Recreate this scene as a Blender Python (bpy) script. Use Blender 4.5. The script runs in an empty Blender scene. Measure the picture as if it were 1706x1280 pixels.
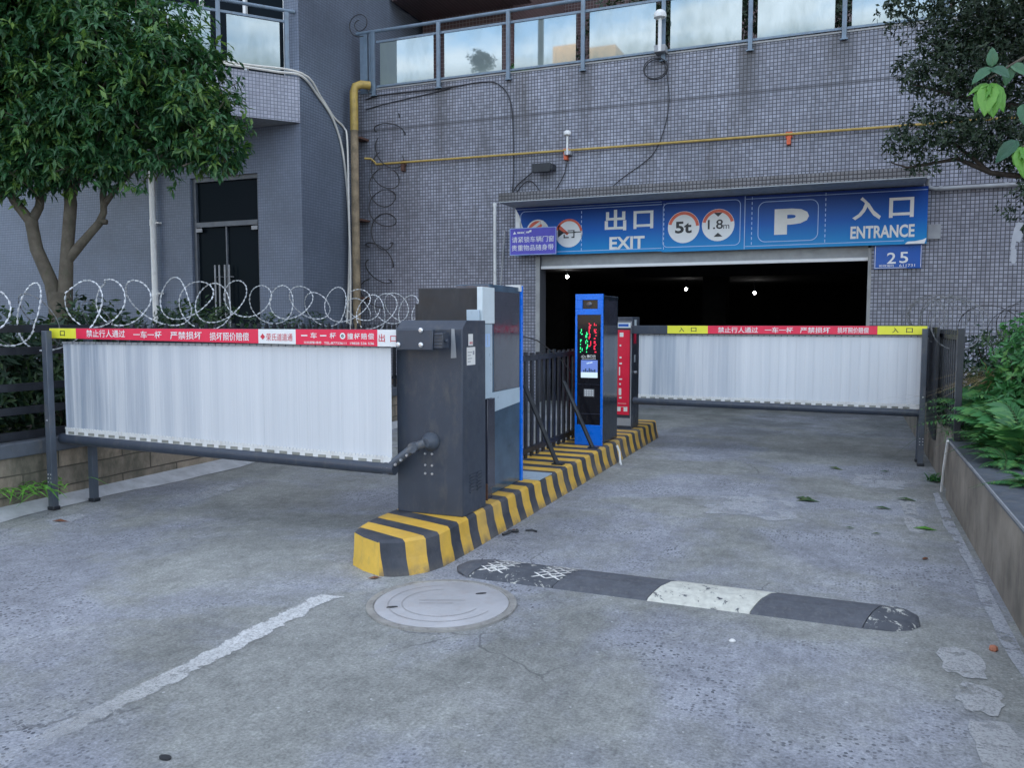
import bpy, math, random
import numpy as np
from mathutils import Vector, Matrix
from math import radians, sin, cos, pi
random.seed(7); RNG = np.random.default_rng(7)
S = bpy.context.scene
COL = S.collection
# ------------------------------------------------------------------ camera, world, sun, exposure
cd = bpy.data.cameras.new("camera"); cam = bpy.data.objects.new("camera", cd); COL.objects.link(cam)
cd.sensor_width = 36.0; cd.lens = 28.91; cd.clip_end = 2000; cd.clip_start = 0.05
cam.location = (0, 0, 1.45)
cam.rotation_euler = (radians(90 - 4.3), 0, radians(22.17))
S.camera = cam
SUN_EL, SUN_AZ = radians(20), radians(24)           # low, behind the building: the whole yard lies in its shade
w = bpy.data.worlds.new("World"); S.world = w; w.use_nodes = True
nt = w.node_tree; N = nt.nodes; L = nt.links
bg = N["Background"]; bg.inputs[1].default_value = 0.13
sky = N.new("ShaderNodeTexSky"); sky.sky_type = 'NISHITA'; sky.sun_disc = False
sky.sun_elevation = SUN_EL; sky.sun_rotation = SUN_AZ; sky.air_density = 1.0; sky.dust_density = 2.0; sky.ozone_density = 1.0
tc = N.new("ShaderNodeTexCoord"); mp = N.new("ShaderNodeMapping"); mp.inputs['Scale'].default_value = (1, 1, 2.6)
cn = N.new("ShaderNodeTexNoise"); cn.inputs['Scale'].default_value = 4.2; cn.inputs['Detail'].default_value = 9; cn.inputs['Roughness'].default_value = .58
cr = N.new("ShaderNodeValToRGB"); cr.color_ramp.elements[0].position = .44; cr.color_ramp.elements[1].position = .60
mx = N.new("ShaderNodeMixRGB"); mx.inputs[2].default_value = (4.6, 4.9, 5.4, 1)
L.new(tc.outputs['Generated'], mp.inputs[0]); L.new(mp.outputs[0], cn.inputs['Vector']); L.new(cn.outputs[0], cr.inputs[0])
L.new(cr.outputs[0], mx.inputs[0]); L.new(sky.outputs[0], mx.inputs[1]); L.new(mx.outputs[0], bg.inputs[0])
sl = bpy.data.lights.new("sun", 'SUN'); sl.energy = 3.0; sl.angle = radians(.5); sl.color = (1, .80, .58)
so = bpy.data.objects.new("sun", sl); COL.objects.link(so)
sd = Vector((sin(SUN_AZ) * cos(SUN_EL), cos(SUN_AZ) * cos(SUN_EL), sin(SUN_EL)))
so.rotation_euler = sd.to_track_quat('Z', 'Y').to_euler(); so.location = (10, 30, 20)
S.view_settings.view_transform = 'Standard'; S.view_settings.look = 'None'; S.view_settings.gamma = 1
S.view_settings.exposure = 1.95
S.cycles.max_bounces = 8; S.cycles.transparent_max_bounces = 24
try: S.cycles.use_denoising = True
except Exception: pass

# ------------------------------------------------------------------ helpers: meshes
class MB:
    def __init__(s): s.v = []; s.f = []; s.m = []; s.cm = 0; s.g = []; s.rs = 1
    def quad(s, *p):
        i = len(s.v); s.v += [tuple(q) for q in p]; s.f.append(tuple(range(i, i + len(p)))); s.m.append(s.cm); return s
    def box(s, x0, x1, y0, y1, z0, z1):
        i = len(s.v)
        s.v += [(x, y, z) for z in (z0, z1) for y in (y0, y1) for x in (x0, x1)]
        for f in ((0, 2, 3, 1), (4, 5, 7, 6), (0, 1, 5, 4), (2, 6, 7, 3), (0, 4, 6, 2), (1, 3, 7, 5)):
            s.f.append(tuple(i + k for k in f)); s.m.append(s.cm)
        return s
    def obox(s, c, ax, ay, az):      # oriented box: centre and three half axes
        i = len(s.v); c = Vector(c); ax = Vector(ax); ay = Vector(ay); az = Vector(az)
        s.v += [tuple(c + ax * a + ay * b + az * d) for d in (-1, 1) for b in (-1, 1) for a in (-1, 1)]
        for f in ((0, 2, 3, 1), (4, 5, 7, 6), (0, 1, 5, 4), (2, 6, 7, 3), (0, 4, 6, 2), (1, 3, 7, 5)):
            s.f.append(tuple(i + k for k in f)); s.m.append(s.cm)
        return s
    def prism(s, poly, o, u, v, w):  # polygon (a,b) -> o+a*u+b*v, extruded by w
        o = Vector(o); u = Vector(u); v = Vector(v); w = Vector(w); n = len(poly); i = len(s.v)
        for k in (0, 1): s.v += [tuple(o + u * a + v * b + w * k) for a, b in poly]
        s.f.append(tuple(range(i, i + n))[::-1]); s.f.append(tuple(range(i + n, i + 2 * n)))
        for k in range(n): s.f.append((i + k, i + (k + 1) % n, i + n + (k + 1) % n, i + n + k))
        s.m += [s.cm] * (n + 2); return s
    def tube(s, pts, r, n=8, cap=True):
        pts = [Vector(p) for p in pts]; R = [q * s.rs for q in r] if isinstance(r, (list, tuple)) else [r * s.rs] * len(pts)
        i0 = len(s.v); prev = None
        for k, p in enumerate(pts):
            d = (pts[min(k + 1, len(pts) - 1)] - pts[max(k - 1, 0)]).normalized()
            if prev is None:
                a = Vector((0, 0, 1)) if abs(d.z) < .9 else Vector((1, 0, 0)); prev = d.cross(a).normalized()
            a = (prev - d * prev.dot(d)).normalized(); prev = a; b = d.cross(a)
            s.v += [tuple(p + (a * cos(2 * pi * j / n) + b * sin(2 * pi * j / n)) * R[k]) for j in range(n)]
        for k in range(len(pts) - 1):
            for j in range(n):
                s.f.append((i0 + k * n + j, i0 + k * n + (j + 1) % n, i0 + (k + 1) * n + (j + 1) % n, i0 + (k + 1) * n + j)); s.m.append(s.cm)
        if cap:
            s.f.append(tuple(i0 + j for j in range(n))[::-1]); e = i0 + (len(pts) - 1) * n
            s.f.append(tuple(e + j for j in range(n))); s.m += [s.cm] * 2
        return s
    def cyl(s, a, b, r, n=16): return s.tube([a, b], r, n)
    def lathe(s, c, prof, n=16, ax=(0, 0, 1)):
        ax = Vector(ax).normalized(); c = Vector(c)
        t = Vector((1, 0, 0)) if abs(ax.x) < .9 else Vector((0, 1, 0)); a = ax.cross(t).normalized(); b = ax.cross(a); i0 = len(s.v)
        for r, h in prof: s.v += [tuple(c + ax * h + (a * cos(2 * pi * j / n) + b * sin(2 * pi * j / n)) * r) for j in range(n)]
        for k in range(len(prof) - 1):
            for j in range(n):
                s.f.append((i0 + k * n + j, i0 + k * n + (j + 1) % n, i0 + (k + 1) * n + (j + 1) % n, i0 + (k + 1) * n + j)); s.m.append(s.cm)
        s.f.append(tuple(i0 + j for j in range(n))[::-1]); e = i0 + (len(prof) - 1) * n
        s.f.append(tuple(e + j for j in range(n))); s.m += [s.cm] * 2; return s
    def text(s, body, box, o, u=(1, 0, 0), v=(0, 0, 1), bold=0.0, th=.001):   # text filling box (u0,u1,v0,v1); u1 None keeps the aspect
        V, F = text_geo(body, bold)
        x0, x1 = V[:, 0].min(), V[:, 0].max(); y0, y1 = V[:, 1].min(), V[:, 1].max()
        sv = (box[3] - box[2]) / (y1 - y0); su = sv if box[1] is None else (box[1] - box[0]) / (x1 - x0)
        o = np.array(o, float); u = np.array(u, float); v = np.array(v, float)
        i = len(s.v)
        W = o + np.outer(box[0] + (V[:, 0] - x0) * su, u) + np.outer(box[2] + (V[:, 1] - y0) * sv, v)
        s.v += [tuple(p) for p in W]; s.f += [tuple(i + k for k in f) for f in F]; s.m += [s.cm] * len(F); s.g.append((i, len(s.v), len(s.f) - len(F), len(s.f))); return s
    def disc(s, c, r, n=32, nrm=(0, -1, 0), a0=0, a1=2 * pi, r_in=0):
        nrm = Vector(nrm); u = Vector((1, 0, 0)) if abs(nrm.x) < .5 else Vector((0, 1, 0)); v = Vector((0, 0, 1)) if abs(nrm.z) < .5 else Vector((0, 1, 0)); c = Vector(c)
        pt = lambda a, q: tuple(c + (u * cos(a) + v * sin(a)) * q)
        if r_in == 0 and a1 - a0 > 6.2: return s.quad(*[pt(a0 + (a1 - a0) * k / n, r) for k in range(n)])
        for k in range(n):
            A = a0 + (a1 - a0) * k / n; B = a0 + (a1 - a0) * (k + 1) / n
            s.quad(pt(A, r_in), pt(A, r), pt(B, r), pt(B, r_in))
        return s

SPLIT = {'rivets': 'rivet', 'screw': 'screw', 'closer': 'closer', 'vents': 'vent', 'keys': 'key', 'foot_cap': 'foot_cap', 'lift_slot': 'lift_slot'}
_tc = {}
def text_geo(body, bold):
    key = (body, bold)
    if key in _tc: return _tc[key]
    c = bpy.data.curves.new("t", 'FONT'); c.body = body; c.size = 1; c.offset = bold; c.resolution_u = 3
    o = bpy.data.objects.new("t", c); COL.objects.link(o)
    dg = bpy.context.evaluated_depsgraph_get(); m = bpy.data.meshes.new_from_object(o.evaluated_get(dg))
    V = np.array([tuple(q.co) for q in m.vertices]); F = [tuple(p.vertices) for p in m.polygons]
    bpy.data.objects.remove(o); bpy.data.curves.remove(c); bpy.data.meshes.remove(m)
    _tc[key] = (V, F); return V, F

def base_of(o):
    p = Vector((0, 0, 0))
    while o is not None: p = p + o.location; o = o.parent
    return p
def obj(name, mb, mats, parent=None, smooth=35, bevel=0, rnd=None):
    if name == 'lettering' and getattr(mb, 'g', None) and (len(mb.g) > 1 or mb.g[0][1] - mb.g[0][0] < len(mb.v)):   # every line of writing its own part
        used = set(); last = None
        for v0, v1, f0, f1 in mb.g:
            q = MB(); q.v = mb.v[v0:v1]; q.f = [tuple(k - v0 for k in f) for f in mb.f[f0:f1]]; q.m = [0] * (f1 - f0); used |= set(range(f0, f1)); last = obj('lettering', q, mats, parent, smooth)
        rest = [k for k in range(len(mb.f)) if k not in used]
        if rest:
            q = MB()
            for k in rest: q.quad(*[mb.v[i] for i in mb.f[k]])
            obj('emblem', q, mats, parent, smooth)
        return last
    if name in SPLIT and parent is not None:
        par = list(range(len(mb.v)))
        def find(i):
            while par[i] != i: par[i] = par[par[i]]; i = par[i]
            return i
        for f_ in mb.f:
            for i in f_[1:]: par[find(i)] = find(f_[0])
        comp = {}
        for k, f_ in enumerate(mb.f): comp.setdefault(find(f_[0]), []).append(k)
        if len(comp) > 1:
            for ks in comp.values():
                q = MB()
                ids = sorted({i for k in ks for i in mb.f[k]}); mp_ = {i: j for j, i in enumerate(ids)}
                q.v = [mb.v[i] for i in ids]; q.f = [tuple(mp_[i] for i in mb.f[k]) for k in ks]; q.m = [0] * len(ks); o = obj(SPLIT[name], q, mats, parent, smooth, bevel)
            return o
        name = SPLIT[name]
    m = bpy.data.meshes.new(name); V = np.array(mb.v, float)
    if parent is None:
        off = np.array([(V[:, 0].min() + V[:, 0].max()) / 2, (V[:, 1].min() + V[:, 1].max()) / 2, V[:, 2].min()])
    else: off = np.array(base_of(parent))
    m.from_pydata((V - off).tolist(), [], mb.f)
    if not isinstance(mats, (list, tuple)): mats = [mats]
    for k in mats: m.materials.append(k)
    if len(mats) > 1: m.polygons.foreach_set('material_index', mb.m)
    if rnd is not None:
        a = m.attributes.new('rnd', 'FLOAT', 'FACE'); a.data.foreach_set('value', rnd)
    m.update()
    if smooth:
        m.shade_smooth(); m.set_sharp_from_angle(angle=radians(smooth))
    o = bpy.data.objects.new(name, m); COL.objects.link(o)
    if parent is None: o.location = off
    else: o.parent = parent
    if bevel:
        b = o.modifiers.new("bevel", 'BEVEL'); b.width = bevel; b.segments = 2; b.limit_method = 'ANGLE'; b.angle_limit = radians(40)
    return o
def tag(o, label=None, cat=None, group=None, kind=None):
    for k, v in (("label", label), ("category", cat), ("group", group), ("kind", kind)):
        if v: o[k] = v
    return o
def thing(name, loc, label, cat, group=None):
    o = bpy.data.objects.new(name, None); o.empty_display_size = .1; COL.objects.link(o); o.location = loc
    return tag(o, label, cat, group)
def copy_tree(o, parent=None):
    c = o.copy(); COL.objects.link(c)
    if parent: c.parent = parent
    for ch in list(o.children): copy_tree(ch, c)
    return c

# ------------------------------------------------------------------ helpers: materials
class NT:
    def __init__(s, name):
        s.mat = bpy.data.materials.new(name); s.mat.use_nodes = True; s.t = s.mat.node_tree; s.b = s.t.nodes["Principled BSDF"]; s._pos = None
    def n(s, typ, **kw):
        k = s.t.nodes.new("ShaderNode" + typ)
        for a, b in kw.items(): setattr(k, a, b)
        return k
    def l(s, a, b): s.t.links.new(a, b)
    def pos(s):
        if s._pos is None: s._pos = s.n("NewGeometry").outputs['Position']
        return s._pos
    def objc(s): return s.n("TexCoord").outputs['Object']
    def mapv(s, src, scale): k = s.n("Mapping"); k.inputs['Scale'].default_value = scale; s.l(src, k.inputs[0]); return k.outputs[0]
    def noise(s, vec, scale, det=4, rough=.55, dist=0):
        k = s.n("TexNoise"); k.inputs['Scale'].default_value = scale; k.inputs['Detail'].default_value = det; k.inputs['Roughness'].default_value = rough; k.inputs['Distortion'].default_value = dist
        s.l(vec, k.inputs['Vector']); return k.outputs[0]
    def ramp(s, fac, *stops):
        k = s.n("ValToRGB"); e = k.color_ramp.elements
        while len(e) < len(stops): e.new(.5)
        for q, (p, c) in zip(e, stops): q.position = p; q.color = (c, c, c, 1) if isinstance(c, (int, float)) else (*c, 1)
        s.l(fac, k.inputs[0]); return k.outputs[0]
    def mix(s, fac, a, b, mode='MIX'):
        k = s.n("MixRGB", blend_type=mode)
        for i, x in ((0, fac), (1, a), (2, b)):
            if isinstance(x, (int, float)): k.inputs[i].default_value = x if i == 0 else (x, x, x, 1)
            elif isinstance(x, tuple): k.inputs[i].default_value = (*x, 1)
            else: s.l(x, k.inputs[i])
        return k.outputs[0]
    def math(s, op, a, b=0, clamp=False):
        k = s.n("Math", operation=op); k.use_clamp = clamp
        for i, x in ((0, a), (1, b)):
            if isinstance(x, (int, float)): k.inputs[i].default_value = x
            else: s.l(x, k.inputs[i])
        return k.outputs[0]
    def sep(s, v): k = s.n("SeparateXYZ"); s.l(v, k.inputs[0]); return k.outputs
    def comb(s, x, y, z):
        k = s.n("CombineXYZ")
        for i, q in enumerate((x, y, z)):
            if isinstance(q, (int, float)): k.inputs[i].default_value = q
            else: s.l(q, k.inputs[i])
        return k.outputs[0]
    def bump(s, h, strength=.3, dist=.01):
        k = s.n("Bump"); k.inputs['Strength'].default_value = strength; k.inputs['Distance'].default_value = dist
        s.l(h, k.inputs['Height']); s.l(k.outputs[0], s.b.inputs['Normal'])
    def set(s, col=None, rough=None, metal=None, spec=None):
        for key, x in (('Base Color', col), ('Roughness', rough), ('Metallic', metal), ('Specular IOR Level', spec)):
            if x is None: continue
            if isinstance(x, (int, float)): s.b.inputs[key].default_value = x
            elif isinstance(x, tuple): s.b.inputs[key].default_value = (*x, 1)
            else: s.l(x, s.b.inputs[key])
        return s.mat
def plain(name, c, rough=.5, metal=0, var=.25, scale=6, spec=None, dirt=None, grain=0):
    t = NT(name); n = t.noise(t.pos(), scale, 6, .6)
    a = tuple(x * (1 - var) for x in c); b = tuple(min(1, x * (1 + var)) for x in c)
    col = t.ramp(n, (.3, a), (.7, b))
    if dirt:
        d = t.ramp(t.noise(t.mapv(t.pos(), (1, 1, .35)), scale * 2.3, 8, .7), (.52, 0), (.72, 1)); col = t.mix(t.math('MULTIPLY', d, .6), col, dirt)
    r2 = t.ramp(t.noise(t.pos(), scale * 3, 4), (.3, max(0, rough - .1)), (.7, min(1, rough + .1)))
    t.set(col, r2, metal, spec)
    if grain: t.bump(t.noise(t.pos(), 180, 3), grain, .002)
    return t.mat
def emit(name, c, k):
    t = NT(name); t.b.inputs['Base Color'].default_value = (*c, 1); t.b.inputs['Emission Color'].default_value = (*c, 1); t.b.inputs['Emission Strength'].default_value = k; return t.mat

def tile_mat(name, axis, tile, grout, pitch=.054, gw=.2, stain=.5, contrast=.12, streak=True, joint=False, posts=False):
    t = NT(name); x, y, z = t.sep(t.pos())[:3]
    u = {'x': x, 'y': y, 'd': t.math('MULTIPLY', t.math('ADD', x, y), .71)}[axis]
    pu = t.math('DIVIDE', u, pitch); pz = t.math('DIVIDE', z, pitch)
    fu = t.math('FRACT', t.math('ADD', pu, 1000)); fz = t.math('FRACT', t.math('ADD', pz, 1000))
    def band(f):                    # soft-edged grout line
        return t.math('MULTIPLY', t.math('SMOOTH_MIN', 1, t.math('MULTIPLY', t.math('SUBTRACT', f, gw - .05), 10), True), 1, True)
    eu = t.ramp(fu, (max(gw - .06, 0), 0), (gw + .02, 1)); ez = t.ramp(fz, (max(gw - .06, 0), 0), (gw + .02, 1))
    mask = t.math('MULTIPLY', eu, ez)
    wn = t.n("TexWhiteNoise"); t.l(t.comb(t.math('FLOOR', pu), 0, t.math('FLOOR', pz)), wn.inputs['Vector'])
    ca = tuple(c * (1 - contrast) for c in tile); cb = tuple(min(1, c * (1 + contrast)) for c in tile)
    tc_ = t.ramp(wn.outputs[0], (0, ca), (1, cb))
    big = t.ramp(t.noise(t.pos(), .8, 5, .6), (.3, .72), (.7, 1.12)); tc_ = t.mix(1, tc_, big, 'MULTIPLY')
    col = t.mix(mask, grout, tc_)
    if streak:
        st = t.ramp(t.noise(t.mapv(t.pos(), (1.6, 1.6, .16)), 1.5, 7, .65), (.5, 0), (.74, 1))
        zr = t.ramp(t.math('DIVIDE', z, 7), (.3, .25), (.85, 1)); st = t.math('MULTIPLY', t.math('MULTIPLY', st, zr), stain)
        col = t.mix(st, col, (.07, .065, .06))
    if posts:      # run-off stains below the railing posts, then a mottled darker tone towards the wing corner
        q = t.math('ABSOLUTE', t.math('SUBTRACT', t.math('FRACT', t.math('DIVIDE', t.math('ADD', x, 8.551 + 13.95 + .6975), 1.395)), .5))
        q = t.math('ADD', q, t.math('MULTIPLY', t.math('SUBTRACT', t.noise(t.mapv(t.pos(), (3, 3, .7)), 1.5, 6, .7), .5), .28))
        rn = t.math('MULTIPLY', t.ramp(q, (.02, 1), (.17, 0)), t.ramp(t.math('DIVIDE', z, 7), (.62, 0), (.80, 1)))
        rn = t.math('MULTIPLY', rn, t.ramp(t.noise(t.mapv(t.pos(), (1, 1, .1)), .9, 2), (.4, .15), (.6, 1))); col = t.mix(t.math('MULTIPLY', rn, .75), col, (.06, .058, .06))
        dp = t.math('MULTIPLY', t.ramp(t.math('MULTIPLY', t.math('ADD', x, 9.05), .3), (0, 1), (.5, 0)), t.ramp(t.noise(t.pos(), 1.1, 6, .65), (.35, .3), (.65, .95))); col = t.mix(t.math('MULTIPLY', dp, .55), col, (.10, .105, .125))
    if joint:
        j = t.math('LESS_THAN', t.math('ABSOLUTE', t.math('SUBTRACT', z, 5.14)), .016); col = t.mix(t.math('MULTIPLY', j, .75), col, (.06, .06, .07))
    t.set(col, t.mix(mask, .85, .38), 0, .4); t.bump(mask, .5, .004); return t.mat

M = {}
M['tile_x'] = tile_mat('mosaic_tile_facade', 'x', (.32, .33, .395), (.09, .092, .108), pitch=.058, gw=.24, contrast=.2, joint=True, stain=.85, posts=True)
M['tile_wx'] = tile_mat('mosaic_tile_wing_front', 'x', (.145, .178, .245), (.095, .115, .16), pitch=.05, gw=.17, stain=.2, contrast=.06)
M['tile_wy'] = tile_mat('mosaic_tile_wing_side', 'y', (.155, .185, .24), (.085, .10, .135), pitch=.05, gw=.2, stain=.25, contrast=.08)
M['tile_bal'] = tile_mat('mosaic_tile_balcony', 'd', (.36, .37, .44), (.17, .18, .22), pitch=.06, gw=.2, stain=.3)
M['tile_can'] = tile_mat('mosaic_tile_canopy', 'x', (.20, .195, .205), (.06, .057, .062), pitch=.058, gw=.27, stain=.75)
M['tile_brown'] = tile_mat('brown_tile', 'x', (.10, .055, .055), (.22, .19, .19), pitch=.08, gw=.16, stain=.2)
M['soffit'] = plain('painted_soffit', (.42, .45, .47), .8, var=.15, dirt=(.1, .1, .1))
M['concrete'] = plain('bare_concrete', (.33, .33, .33), .9, var=.2, scale=3, dirt=(.18, .17, .15), grain=.3)
M['dark_concrete'] = plain('shade_dark_concrete', (.022, .022, .025), .9, var=.3, scale=2)  # darkness of the garage interior put into the wall colour
M['black_metal'] = plain('black_painted_steel', (.018, .021, .028), .42, 0, var=.3, dirt=(.042, .045, .052))
M['grey_metal'] = plain('grey_painted_steel', (.042, .053, .076), .4, 0, var=.12, dirt=(.10, .10, .10))
M['post_grey'] = plain('post_grey_steel', (.075, .09, .115), .42, 0, var=.14, dirt=(.16, .15, .14))
M['rail_paint'] = plain('bluegrey_rail_paint', (.17, .23, .30), .4, 0, var=.15, dirt=(.12, .12, .12))
M['chrome'] = plain('zinc_screw', (.75, .76, .78), .3, .9, var=.1)
M['galv'] = plain('galvanised_wire', (.66, .68, .71), .4, .2, var=.2)
M['oldwire'] = plain('rusty_dark_wire', (.05, .048, .05), .6, .3, var=.4)
M['white_plastic'] = plain('white_plastic', (.74, .74, .73), .4, 0, var=.08, dirt=(.45, .42, .38))
M['pale_panel'] = plain('pale_blue_panel', (.42, .52, .60), .35, 0, var=.07)
M['pale_white'] = plain('pale_white_panel', (.66, .74, .78), .35, 0, var=.06)
M['glossblack'] = plain('gloss_black_panel', (.012, .012, .016), .12, 0, var=.2)
M['smoked'] = plain('smoked_panel', (.045, .048, .068), .1, 0, var=.2, spec=.8)
M['slate_panel'] = plain('slate_gloss_panel', (.05, .09, .14), .14, 0, var=.25, spec=.8)
M['blue'] = plain('blue_enamel', (.0, .17, .80), .3, 0, var=.06)
M['red'] = plain('red_film', (.72, .012, .05), .4, 0, var=.05)
M['redpink'] = plain('red_sticker', (.80, .02, .075), .4, 0, var=.05)
M['yellow'] = plain('yellow_sticker', (.84, .80, .05), .4, 0, var=.04)
M['white'] = plain('white_print', (.82, .82, .82), .45, 0, var=.03)
M['offwhite'] = plain('offwhite_print', (.77, .76, .73), .5, 0, var=.05)
M['ink'] = plain('dark_print', (.03, .032, .035), .5, 0, var=.1)
M['redprint'] = plain('red_print', (.62, .03, .06), .45, 0, var=.05)
M['orange'] = plain('faded_red_print', (.72, .13, .07), .45, 0, var=.2)
M['ltblue'] = plain('pale_blue_print', (.42, .58, .85), .5, 0, var=.1)
M['purple'] = plain('purple_print', (.10, .085, .50), .4, 0, var=.08)
M['plate'] = plain('blue_plate', (.005, .09, .42), .35, 0, var=.08)
M['gaspipe'] = plain('yellow_pipe_paint', (.44, .30, .075), .5, 0, var=.2, scale=9, dirt=(.16, .10, .06))
M['gaspipe_old'] = plain('peeling_yellow_pipe', (.27, .205, .13), .8, 0, var=.45, scale=5, dirt=(.10, .085, .08))
M['rust'] = plain('rust', (.11, .055, .04), .8, 0, var=.4, scale=20)
M['chip'] = plain('brick_chip', (.38, .15, .09), .8)
M['orange_clip'] = plain('orange_clip', (.7, .12, .04), .5)
M['cable_w'] = plain('white_cable', (.72, .69, .64), .5, 0, var=.1)
M['cable_b'] = plain('black_cable', (.025, .025, .03), .5, 0, var=.2)
M['pvc_grey'] = plain('grey_conduit', (.30, .31, .33), .5, 0, var=.15)
M['dullwire'] = plain('dull_grey_wire', (.20, .205, .215), .5, .3, var=.3)
M['bark'] = plain('smooth_bark', (.10, .085, .065), .85, 0, var=.35, scale=9, dirt=(.05, .065, .03), grain=.6)
M['darkbark'] = plain('dark_bark', (.045, .035, .028), .9, 0, var=.3, scale=9)
M['soil'] = plain('planter_soil', (.05, .038, .028), .95, 0, var=.5, scale=14, dirt=(.13, .06, .03), grain=.6)
M['coping'] = plain('slate_coping', (.085, .098, .12), .6, 0, var=.2, scale=5, dirt=(.2, .19, .17), grain=.3)
M['castiron'] = plain('dusty_cast_iron', (.43, .43, .445), .6, .05, var=.1, scale=5, dirt=(.40, .36, .35), grain=.25)
M['castmark'] = plain('cast_mark', (.36, .35, .355), .6, 0, var=.15, scale=12)
M['castring'] = plain('worn_iron_ring', (.36, .35, .33), .55, .3, var=.2, scale=12, dirt=(.12, .11, .10))
M['rubber'] = plain('dusty_rubber', (.085, .092, .11), .75, 0, var=.2, scale=14, dirt=(.17, .17, .17), grain=.5)
M['glow'] = emit('lamp_glow', (1, .98, .95), 14)
M['led_g'] = emit('green_led', (.02, .7, .2), .55)
M['led_r'] = emit('red_led', (.85, .02, .06), .42)
M['screen'] = emit('lit_screen', (.14, .22, .55), .12)
M['screen_w'] = emit('lit_screen_white', (.60, .72, .78), .15)
M['shutter'] = plain('roller_shutter', (.30, .31, .32), .5, .3, var=.12)
M['alu'] = plain('aluminium_bar', (.82, .82, .80), .28, .6, var=.06)
M['darkside'] = plain('dark_gloss_side', (.018, .024, .034), .16, 0, var=.2)
M['slot'] = plain('dusty_slot', (.27, .27, .24), .8)
M['straw'] = plain('dry_straw', (.42, .32, .16), .85, 0, var=.3, scale=25)
M['rag'] = plain('grey_plastic_rag', (.28, .29, .32), .5, 0, var=.15)

def asphalt():
    t = NT('worn_asphalt'); p = t.pos()
    big = t.noise(p, .55, 6, .6, .3); patch = t.ramp(big, (.46, 0), (.55, 1))
    col = t.mix(patch, (.302, .311, .298), (.335, .350, .390))
    mid = t.ramp(t.noise(p, 3.2, 9, .72), (.3, .72), (.72, 1.2)); col = t.mix(1, col, mid, 'MULTIPLY')
    lrg = t.ramp(t.noise(t.mapv(p, (1, .45, 1)), .9, 5, .6), (.32, .74), (.66, 1.12)); col = t.mix(1, col, lrg, 'MULTIPLY'); pale = t.ramp(t.noise(p, 1.3, 7, .7), (.55, 0), (.7, .5)); col = t.mix(pale, col, (.42, .43, .44))
    fine = t.noise(p, 75, 5, .75); col = t.mix(1, col, t.ramp(fine, (.28, .5), (.72, 1.42)), 'MULTIPLY'); col = t.mix(1, col, t.ramp(t.noise(t.mapv(p, (1, .6, 1)), 22, 5, .7), (.3, .78), (.7, 1.18)), 'MULTIPLY')
    vo = t.n("TexVoronoi"); vo.inputs['Scale'].default_value = 56; t.l(p, vo.inputs['Vector'])
    agg = t.sep(vo.outputs['Color'])[0]
    dk = t.math('MULTIPLY', t.math('GREATER_THAN', agg, .68), t.math('LESS_THAN', vo.outputs['Distance'], .43))
    dk = t.math('MULTIPLY', dk, t.math('MULTIPLY', patch, t.ramp(t.noise(p, 1.6, 3), (.42, .2), (.62, 1)))); col = t.mix(dk, col, (.075, .08, .095))
    lt = t.math('MULTIPLY', t.math('LESS_THAN', agg, .004), t.math('LESS_THAN', vo.outputs['Distance'], .33)); col = t.mix(t.math('MULTIPLY', lt, .7), col, (.52, .53, .54))
    # cracks
    wv = t.mix(.12, p, t.mix(1, p, t.n("TexNoise").outputs[1], 'ADD')) if False else p
    ve = t.n("TexVoronoi", feature='DISTANCE_TO_EDGE'); ve.inputs['Scale'].default_value = .42
    nz = t.n("TexNoise"); nz.inputs['Scale'].default_value = 2.2; nz.inputs['Detail'].default_value = 8; t.l(p, nz.inputs['Vector'])
    va = t.n("VectorMath", operation='MULTIPLY_ADD'); t.l(nz.outputs[1], va.inputs[0]); va.inputs[1].default_value = (.55, .55, 0); t.l(p, va.inputs[2]); t.l(va.outputs[0], ve.inputs['Vector'])
    cr_ = t.math('MULTIPLY', t.math('LESS_THAN', ve.outputs['Distance'], .0022), t.ramp(t.noise(p, .8, 2), (.53, 0), (.6, .5)))
    col = t.mix(cr_, col, (.07, .072, .075))
    # moss tint and damp soiling near the garage mouth and along the kerbs
    x, y, z = t.sep(p)[:3]
    damp = t.math('MULTIPLY', t.ramp(t.math('DIVIDE', y, 20), (.44, 0), (.6, 1)), t.ramp(t.noise(p, 1.1, 6, .7), (.4, .15), (.65, .8)))
    col = t.mix(damp, col, (.085, .095, .085))
    ed = t.ramp(t.math('ABSOLUTE', t.math('ADD', x, 2.45)), (.25, .55), (.65, 0)) if False else None
    t.set(col, t.ramp(fine, (.3, .75), (.7, .95)), 0, .3)
    t.bump(t.mix(.5, fine, vo.outputs['Distance']), .55, .006); return t.mat
M['asphalt'] = asphalt()
def worn_paint(name, c, thr=.5, scale=7, axis=None, op=1.0):
    t = NT(name); p = t.pos()
    n = t.noise(p, scale, 9, .72); n2 = t.noise(p, 90, 3, .7)
    a = t.math('MULTIPLY', t.ramp(n, (thr - .05, 0), (thr + .06, 1)), t.ramp(n2, (.3, .45), (.55, 1)))
    if axis is not None:
        y = t.sep(p)[1]; a = t.math('MULTIPLY', a, t.ramp(t.math('DIVIDE', y, 4), (axis[0] / 4, 0), (axis[1] / 4, 1)))
        x = t.sep(p)[0]; e = t.math('ADD', t.math('ABSOLUTE', t.math('ADD', x, t.math('ADD', 2.595, t.math('MULTIPLY', y, -.026)))), t.math('MULTIPLY', t.math('SUBTRACT', t.noise(p, 4.5, 7, .7), .5), .20))
        a = t.math('MULTIPLY', a, t.ramp(e, (.048, 1), (.060, 0)))
    t.set(t.ramp(t.noise(p, 20, 4), (.3, tuple(x * .8 for x in c)), (.7, c)), .8, 0, .3); a = t.math('MULTIPLY', a, op); t.l(a, t.b.inputs['Alpha']); return t.mat
M['lane_paint'] = worn_paint('worn_white_paint', (.66, .67, .67), .36, 5, (1.5, 2.9))
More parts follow.
